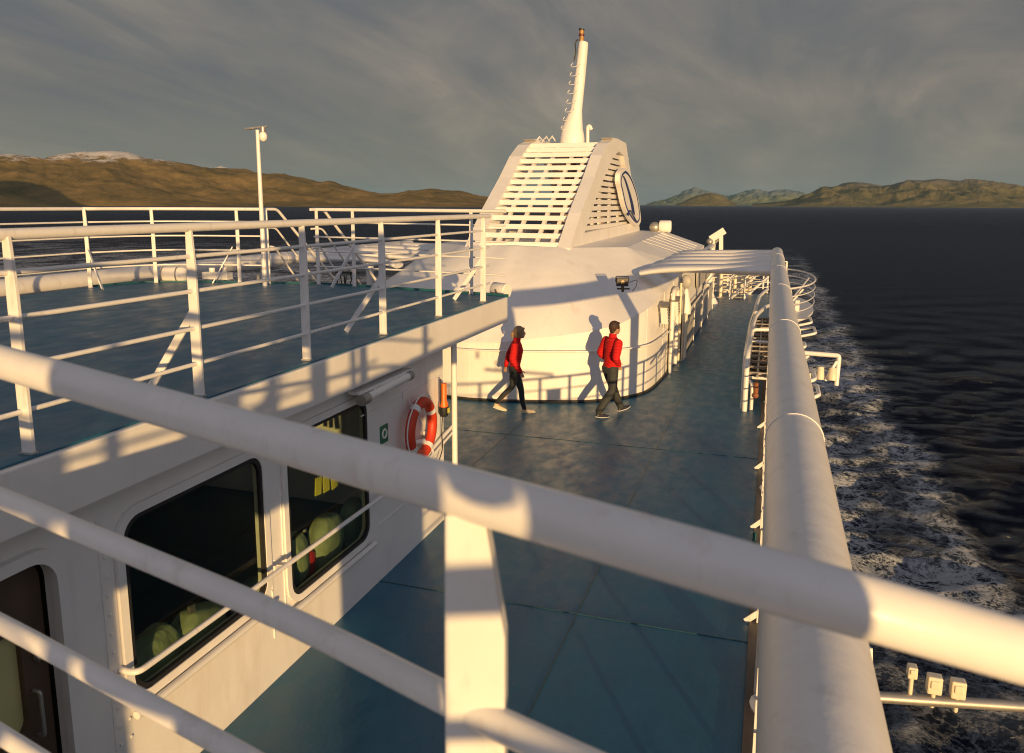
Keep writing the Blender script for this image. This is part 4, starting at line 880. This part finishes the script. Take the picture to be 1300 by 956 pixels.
for i in range(7): q=i/7; b.box((-1.2+.9*q+.05,34.3+1.7*q,.08+.75*q),(.45,.16,.03))
b.build('tread',M_steel,sd)
b=MB()
for x in(-1.5,-.9): b.tube([(x,34.1,.0),(x,34.1,.9),(x+.95,36.0,1.7)],.025,8)
b.build('handrail',M_rail,sd)
for i,(x,y,h) in enumerate(((-1.9,34.6,1.5),(-1.35,35.3,1.7),(-.75,35.9,1.5))):
    t=thing('mooring_post',['cream mooring post nearest the crane column','middle cream mooring post at the walkway end','cream mooring post right of the sloping ladder'][i],'post','posts at the walkway end')
    b=MB(); b.tube([(x,y,0),(x,y,h)],.075,12); b.build('post',M_cream,t); b=MB(); b.tube([(x,y,h),(x,y,h+.05)],.12,12); b.tube([(x,y,.0),(x,y,.03)],.16,12); b.build('cap',M_cream,t)
b=MB(); 
for i in range(5): b.ball((-2.5+.33*i,36.4+.3*i,.9+.15*math.sin(i*2)),.16,10,7,(1.2,1,.9))
b.box((-1.6,36.9,.5),(1.8,.3,1.0)); tag(b.build('winch_gear',M_cream),'jumble of cream winch gear behind the far posts','winch')
# crane / davit
dv=thing('davit_crane','small white davit with folded jib on a flared pedestal beyond the blades','davit')
bx_=Vector((-2.25,32.2,0))
b=MB(); b.tube([bx_,bx_+Vector((0,0,.06)),bx_+Vector((0,0,.5)),bx_+Vector((0,0,1.5)),bx_+Vector((.1,0,2.7))],[.42,.40,.17,.15,.14],8); b.build('pedestal',M_white,dv)
b=MB()
for q in range(4): b.tube([bx_+Vector((0,0,.7+.25*q)),bx_+Vector((0,0,.74+.25*q))],.20,10)
b.build('collar',M_cream,dv)
a=aty(902,304,32); c=aty(920,292.5,32); b=MB(); b.bar(a,c,.20,.27,side=(0,0,1)); b.build('jib',M_white,dv,bevel=.015); b=MB(); b.bar(aty(905,316,32),aty(905.5,303,32),.13,.13); b.build('jib_link',M_white,dv)
b=MB(); b.bar(aty(915.5,317,32),aty(915.5,300,32),.15,.15); b.build('support_column',M_wall,dv)
b=MB(); b.ball(aty(901,307,31.9),.14,10,7); b.tube([aty(903,312,32),aty(914,303,32)],.05,8); b.build('hydraulics',M_steel,dv)

# ================================================================ wing deck the photograph is taken from
D1=[(0,459,1.46),(330,552,1.15),(600,629,.915),(870,706,.785),(1100,771,.755),(1300,828,.755)]
rl=[Vector((-3.5,2.05,3.60)),atd(-420,340,2.25)]+[atd(*q) for q in D1]+[]
rl+=[rl[-1]+(rl[-1]-rl[-2])*.5,Vector((.80,.45,3.44)),Vector((.82,.2,3.45))]
rp=smooth_path(rl,8)
fg=thing('ship_railing','thick out-of-focus white handrail with lower bars crossing the foreground','railing','white ship railings')
b=MB(); b.tube(rp,.0305,28); b.build('handrail',M_rail,fg)
for dz,r in((.278,.0195),(.560,.0185),(.83,.0185)):
    b=MB(); b.tube([p-Vector((0,0,dz)) for p in rp],r,20); b.build('rail',M_rail,fg)
def fpost(p,tan,lab=None):
    tan=Vector((tan.x,tan.y,0)).normalized(); nn=tan.cross(Vector((0,0,1))).normalized()   # nn points inboard or outboard
    prof=[(-.030,-.02),(.016,-.02),(.040,-.17),(.042,-.97),(-.034,-.97),(-.032,-.20)]
    P=[p+tan*a+Vector((0,0,z))-nn*.016 for a,z in prof]; b=MB(); b.prism(P,nn*.032); return b.build('post',M_rail,fg,bevel=.0015)
def at_arc(px):
    best=min(range(1,len(rp)-1),key=lambda i:abs(CX+F*(rp[i]-CAM).dot(rt)/(rp[i]-CAM).dot(fw)-px)); return rp[best],rp[best+1]-rp[best-1]
p,tg=at_arc(588); fpost(p,Vector((rt0.x*.93+tg.normalized().x*.2,rt0.y*.93+tg.normalized().y*.2,0)))
for i in(4,len(rp)-3): fpost(rp[i],rp[i+1]-rp[i-1])
wp=[(p.x,p.y) for p in rp if p.x<1.0]; poly=[(x,y-.0) for x,y in wp]+[(1.05,-2.6),(-3.5,-2.6)]
b=MB(); b.prism([(x,y,1.95) for x,y in poly],(0,0,.64)); ws=struct(b.build('bridge_wing_deck',M_wall))
b=MB(); b.box((-1.9,-2.5,2.82),(3.2,.08,.46)); b.box((.38,-2.5,2.69),(1.34,.08,.2)); b.box((1.03,-1.2,2.69),(.06,2.6,.2)); struct(b.build('deck_kerb',M_wall))
railing('ship_railing','white railing on the forward edge of the wing, behind the camera','white ship railings',[(.80,-.85),(.80,-2.5),(-3.4,-2.5)],[(.80,-2.5),(-.1,-2.5),(-1.2,-2.5),(-2.3,-2.5)],2.6,[.98,.8,.55,.3],.033,.016,out=(1,0,0))
life_ring((.5,-2.42,3.02),(0.4,-1,0),'orange life ring on the wing railing behind the camera',.22,.045)
b=MB(); b.tube([(.22,-2.18,2.6),(.22,-2.18,2.98),(.22,-2.18,3.0),(.22,-2.18,3.1)],[.155,.155,.18,.17],16); tag(b.build('fascia_shade_drum',M_white),'unseen white drum added behind the camera to shade the deck edge','vent')  # added drum, placed to shade a stretch of the upper deck fascia
b=MB(); b.box((.175,.37,.97),(.86,.45,1.94)); tag(b.build('wall_shade_baffle',M_wall,bevel=.03),'unseen white pillar carrying the wing deck, below the camera','baffle')  # added box that keeps sun off the aft part of the window wall
b=MB(); b.box((-2.3,-2.3,.97),(2.6,2.4,1.94)); tag(b.build('door_shade_block',M_wall,bevel=.03),'unseen white block added under the wing to shade the door end of the wall','deckhouse')  # added block that keeps sun off the door end of the wall

# ================================================================ people
M_skin=mat('skin',(.42,.24,.16),.5); M_jred=mat('red_padded_jacket',(.58,.016,.016),.8,spec=.2,var=.12,vscale=5,bump=.01,bscale=14); M_trs=mat('dark_trousers',(.022,.026,.030),.75,var=.3,vscale=6,bump=.012,bscale=11)
M_trs2=mat('charcoal_trousers',(.035,.040,.040),.75,var=.35,vscale=6,bump=.014,bscale=10)
M_hairb=mat('brown_hair',(.045,.022,.012),.6,bump=.02,bscale=40); M_hairl=mat('light_hair',(.30,.19,.10),.6,bump=.02,bscale=40)
M_shoeD=mat('dark_shoe',(.02,.02,.035),.5); M_shoeC=mat('cream_shoe',(.62,.52,.34),.55); M_sole=mat('white_sole',(.75,.73,.7),.5)
def quilt(M):
    nt=M.node_tree;N=nt.nodes;L=nt.links;b=N['Principled BSDF']; tc=N.new('ShaderNodeTexCoord'); w=N.new('ShaderNodeTexWave'); w.bands_direction='Z'; w.inputs['Scale'].default_value=5.5; w.inputs['Distortion'].default_value=1.2; L.new(tc.outputs['Object'],w.inputs[0])
    bp=N.new('ShaderNodeBump'); bp.inputs['Distance'].default_value=.010; L.new(w.outputs['Fac'],bp.inputs['Height']); L.new(b.inputs['Normal'].links[0].from_socket,bp.inputs['Normal']); L.new(bp.outputs[0],b.inputs['Normal'])
quilt(M_jred)
def remesh(mb,name,m,parent,vox,it=3):
    o=mb.build('tmp',m); md=o.modifiers.new('r','REMESH'); md.mode='VOXEL'; md.voxel_size=vox; md.use_smooth_shade=True
    s_=o.modifiers.new('s','SMOOTH'); s_.iterations=it; s_.factor=.5
    dg=bpy.context.evaluated_depsgraph_get(); me=bpy.data.meshes.new_from_object(o.evaluated_get(dg)); bpy.data.objects.remove(o); me.name=name
    if not me.materials: me.materials.append(m)
    q=bpy.data.objects.new(name,me); COL.objects.link(q); q.parent=parent; return q
def limb(b,pts,rs,n=12,ry=None,upv=(1,0,0.001)): 
    P=smooth_path(pts,4); k=np.linspace(0,len(pts)-1,len(P)); r=[float(np.interp(q,range(len(pts)),rs)) for q in k]
    y=[float(np.interp(q,range(len(pts)),ry)) for q in k] if ry else None
    b.tube(P,r,n,ry=y,upv=upv)
    b.ball(P[0],min(r[0],y[0] if y else 9)*.98,10,7); b.ball(P[-1],min(r[-1],y[-1] if y else 9)*.98,10,7)
def hand(b,w,dirv,side,sc=1,curl=.35):
    """palm and five bent fingers; dirv: direction of the hand, side: palm's lateral axis (towards the thumb)"""
    d=Vector(dirv).normalized(); sd_=Vector(side); sd_=(sd_-d*sd_.dot(d)).normalized(); nn=d.cross(sd_)
    w=Vector(w); b.tube([w-d*.02,w+d*.03*sc,w+d*.085*sc],[.026*sc,.036*sc,.040*sc],12,ry=[.02*sc,.017*sc,.014*sc],upv=nn)
    for i,(o_,l) in enumerate(((.030,.070),(.010,.080),(-.010,.075),(-.030,.058))):
        a=w+d*.078*sc+sd_*o_*sc; e=a+(d+sd_*o_*2.2)*l*.5*sc; f=e+(d*math.cos(curl)+nn*math.sin(curl))*l*.5*sc
        b.tube([a,e,f],[.0095*sc,.009*sc,.0075*sc],8)
    a=w+d*.02*sc+sd_*.03*sc; b.tube([a,a+(d*.6+sd_*.8)*.04*sc,a+(d*.9+sd_*.7)*.072*sc],[.012*sc,.011*sc,.008*sc],8)
def person(label,loc,head_ang,H,J,jm,tm,sm,hm,female=False,bare=(True,True)):
    s=H/1.78; t=thing('person',label,'person'); t.location=loc; t.rotation_euler=(0,0,head_ang)
    V_=lambda p:Vector(p)*s
    hc=V_(J['head']); 
    b=MB()   # ---- body
    b.ball(hc,.098*s,20,14,(1.02,.80,1.22)); b.ball(hc+V_((.035,0,-.045)),.072*s,16,10,(1,.82,1.0)); b.ball(hc+V_((.060,0,-.088)),.032*s,12,8,(1,1.1,.8))
    b.tube([hc+V_((.092,0,.018)),hc+V_((.112,0,-.022)),hc+V_((.098,0,-.034))],[.010*s,.016*s,.012*s],8)
    for q in(-1,1): b.ball(hc+V_((-.005,q*.078,-.012)),.030*s,10,8,(.75,.35,1.1)); b.ball(hc+V_((.083,q*.033,.012)),.014*s,8,6)
    b.ball(hc+V_((.088,0,-.058)),.018*s,8,6,(.6,1.5,.45))
    b.tube([V_(J['neck'])-V_((.01,0,.06)),V_(J['neck']),hc+V_((-.015,0,-.06))],[.062*s,.056*s,.055*s],14)
    limb(b,[V_((0,0,.92)),V_((.01,0,1.1)),V_(J['neck'])-V_((.02,0,.10))],[.13*s,.12*s,.13*s],ry=[.09*s,.085*s,.085*s])
    for q in('r','l'):
        sh,el,wr=[V_(p) for p in J['arm_'+q]]; limb(b,[sh,el,wr],[.045*s,.036*s,.026*s])
        hd_=J['hand_'+q]; hand(b,wr,hd_[0],hd_[1],s,.5)
        hp_,kn,an,to=[V_(p) for p in J['leg_'+q]]; limb(b,[hp_,kn,an],[.075*s,.05*s,.035*s]); limb(b,[an,an.lerp(to,.5)-Vector((0,0,.02))],[.03*s,.02*s])
    remesh(b,'body',M_skin,t,.0075*s,2)
    b=MB()   # ---- jacket
    cx=J['lean']; sec_=[(.84,.165,.115,0),(.92,.178,.125,.0),(1.05,.168,.118,.01),(1.2,.178,.128,.02),(1.33,.195,.132,.02),(1.42,.185,.118,.015),(1.475,.13,.095,.01),(1.51,.072,.07,.015)]
    if female: sec_=[(.84,.155,.115,0),(.9,.163,.12,0),(1.02,.145,.105,.005),(1.15,.150,.115,.02),(1.3,.168,.128,.03),(1.41,.165,.11,.01),(1.47,.115,.085,.01),(1.51,.065,.064,.015)]
    P=[Vector((z_o+cx*(z-.84)*1.0,0,z))*s for z,_,_,z_o in sec_]; b.tube(P,[k[1]*s for k in sec_],22,ry=[k[2]*s for k in sec_],upv=(1,0,0))
    for q in('r','l'):
        sh,el,wr=[V_(p) for p in J['arm_'+q]]; d=(wr-el).normalized(); limb(b,[sh,(sh+el)/2,el,(el+wr)/2,wr+d*.01],[.084*s,.080*s,.072*s,.063*s,.048*s])
    b.tube([V_(J['neck'])-V_((.0,0,.05)),V_(J['neck'])+V_((.012,0,.035))],[.078*s,.072*s],16)
    jk=remesh(b,'jacket',jm,t,.0095*s,2)
    b=MB(); b.tube([P[0]+Vector((0,0,-.012)),P[0]+Vector((0,0,.02))],[.163*s,.168*s],22,ry=[.113*s,.118*s],upv=(1,0,0)); 
    b=MB()   # ---- trousers
    b.tube([V_((-.005,0,.98)),V_((-.005,0,.9)),V_((-.01,0,.82))],[.155*s,.17*s,.15*s],20,ry=[.105*s,.125*s,.115*s],upv=(1,0,0))
    for q in('r','l'):
        hp_,kn,an,to=[V_(p) for p in J['leg_'+q]]; c_=(kn+an)/2; limb(b,[hp_,(hp_+kn)/2,kn,c_+Vector((-.012,0,0)),an+Vector((0,0,.01))],[.110*s,.100*s,.080*s,.078*s,.068*s] if not female else [.10*s,.085*s,.062*s,.056*s,.045*s])
    remesh(b,'trousers',tm,t,.0095*s,2)
    for q in('r','l'):   # ---- shoes
        an=V_(J['leg_'+q][2]); to=V_(J['leg_'+q][3]); d=(to-an); d=Vector((d.x,d.y,d.z)).normalized(); f=(to-an); 
        heel=an-Vector((f.x,f.y,0)).normalized()*.045*s-Vector((0,0,.055*s)); ax=(to-heel).normalized()
        b=MB(); N_=9
        b.tube([heel-ax*.01,heel+ax*.03,heel+ax*.10*s,heel+ax*.18*s,heel+ax*.245*s,heel+ax*.27*s],[.022*s,.036*s,.038*s,.046*s,.036*s,.016*s],14,ry=[.03*s,.045*s,.045*s,.034*s,.024*s,.014*s])
        b.tube([heel+ax*.03+Vector((0,0,.02)),an+Vector((0,0,.01))],[.038*s,.042*s],12)
        so_=remesh(b,'shoe',sm,t,.006,2)
        b=MB(); dn=Vector((0,0,-1)); dn=(dn-ax*dn.dot(ax)).normalized(); 
        b.tube([heel-ax*.018*s+dn*.03*s,heel+ax*.06*s+dn*.034*s,heel+ax*.18*s+dn*.03*s,heel+ax*.278*s+dn*.016*s],[.030*s,.042*s,.048*s,.022*s],14,ry=[.011*s]*4,upv=-dn); b.build('sole',M_sole,so_)
    b=MB()   # ---- hair
    if female:
        b.ball(hc+V_((-.022,0,.028)),.112*s,18,12,(1.0,.90,1.08)); b.ball(hc+V_((-.055,0,-.03)),.085*s,14,10,(.8,1.02,1.25)); b.ball(hc+V_((-.05,0,-.10)),.055*s,12,8,(.7,1.15,1.2))
        limb(b,[hc+V_((-.10,0,.03)),hc+V_((-.15,0,-.02)),hc+V_((-.15,.01,-.12))],[.03*s,.034*s,.014*s])
        b.ball(hc+V_((.05,0,.085)),.05*s,12,8,(1.1,1.3,.6))
    else:
        b.ball(hc+V_((-.018,0,.036)),.108*s,18,12,(1.02,.86,1.06)); b.ball(hc+V_((-.060,0,-.035)),.062*s,14,10,(.7,1.1,1.1)); b.ball(hc+V_((.045,0,.095)),.05*s,12,8,(1.1,1.3,.62))
    remesh(b,'hair',hm,t,.008*s,1)
    return t
# walking man: rear foot left, right foot heel-striking; hands in the jacket pockets
JM={'head':(.085,0,1.66),'neck':(.035,0,1.53),'lean':.05,
 'arm_r':((.03,-.20,1.41),(-.06,-.265,1.16),(.10,-.135,.99)),'arm_l':((.03,.20,1.41),(-.04,.265,1.16),(.12,.135,.99)),
 'hand_r':((.6,.35,-.75),(.6,0,.6)),'hand_l':((.6,-.35,-.75),(.6,0,.6)),
 'leg_r':((0,-.09,.90),(-.01,-.095,.50),(-.30,-.10,.115),(-.11,-.11,.022)),'leg_l':((0,.09,.90),(.15,.09,.50),(.33,.09,.11),(.51,.10,.085))}
pm=person('man in a red padded jacket and grey trousers walking with hands in his pockets',(-2.70,14.22,0),R(46),1.76,JM,M_jred,M_trs2,M_shoeD,M_hairb)
JW={'head':(.10,0,1.655),'neck':(.04,0,1.53),'lean':.04,
 'arm_r':((.0,-.175,1.41),(-.05,-.235,1.15),(.10,-.20,.90)),'arm_l':((.02,.175,1.41),(-.10,.23,1.18),(-.17,.16,.96)),
 'hand_r':((.45,.05,-1),(1,.2,.2)),'hand_l':((-.2,-.1,-1),(1,0,0)),
 'leg_r':((0,-.08,.90),(.13,-.085,.49),(.20,-.085,.075),(.38,-.09,.03)),'leg_l':((0,.08,.90),(-.05,.085,.52),(-.37,.085,.16),(-.20,.08,.03))}
pw=person('woman in a red jacket and black trousers with light hair and cream shoes, walking',(-4.45,13.86,0),R(20),1.64,JW,M_jred,M_trs,M_shoeC,M_hairl,True)
b=None; cn=thing('rail_sun_blocker','unseen grey console on two legs on the wing deck behind the camera','blocker')  # added unseen boxes, shaped to shade the foreground rail and deck fascia
ang=math.atan2(.5,.866); Mz=Matrix.Rotation(ang,3,'Z'); C0=Vector((.40,-.66,0))
b=MB(); 
for q0,q1,z0,z1 in((-.517,.085,3.15,4.1),(.085,.165,3.665,4.098),(.165,.45,3.44,4.096)): b.box(C0+Mz@Vector(((q0+q1)/2,0,0))+Vector((0,0,(z0+z1)/2)),(q1-q0,.26,z1-z0),Mz)
b.build('blocker_body',M_grey,cn,bevel=.03)
for q,w_ in((-.255,.14),(.03,.06)):
    b=MB(); b.box(C0+Mz@Vector((q,0,0))+Vector((0,0,2.87)),(w_,.16,.56),Mz); b.build('leg',M_grey,cn,bevel=.01)
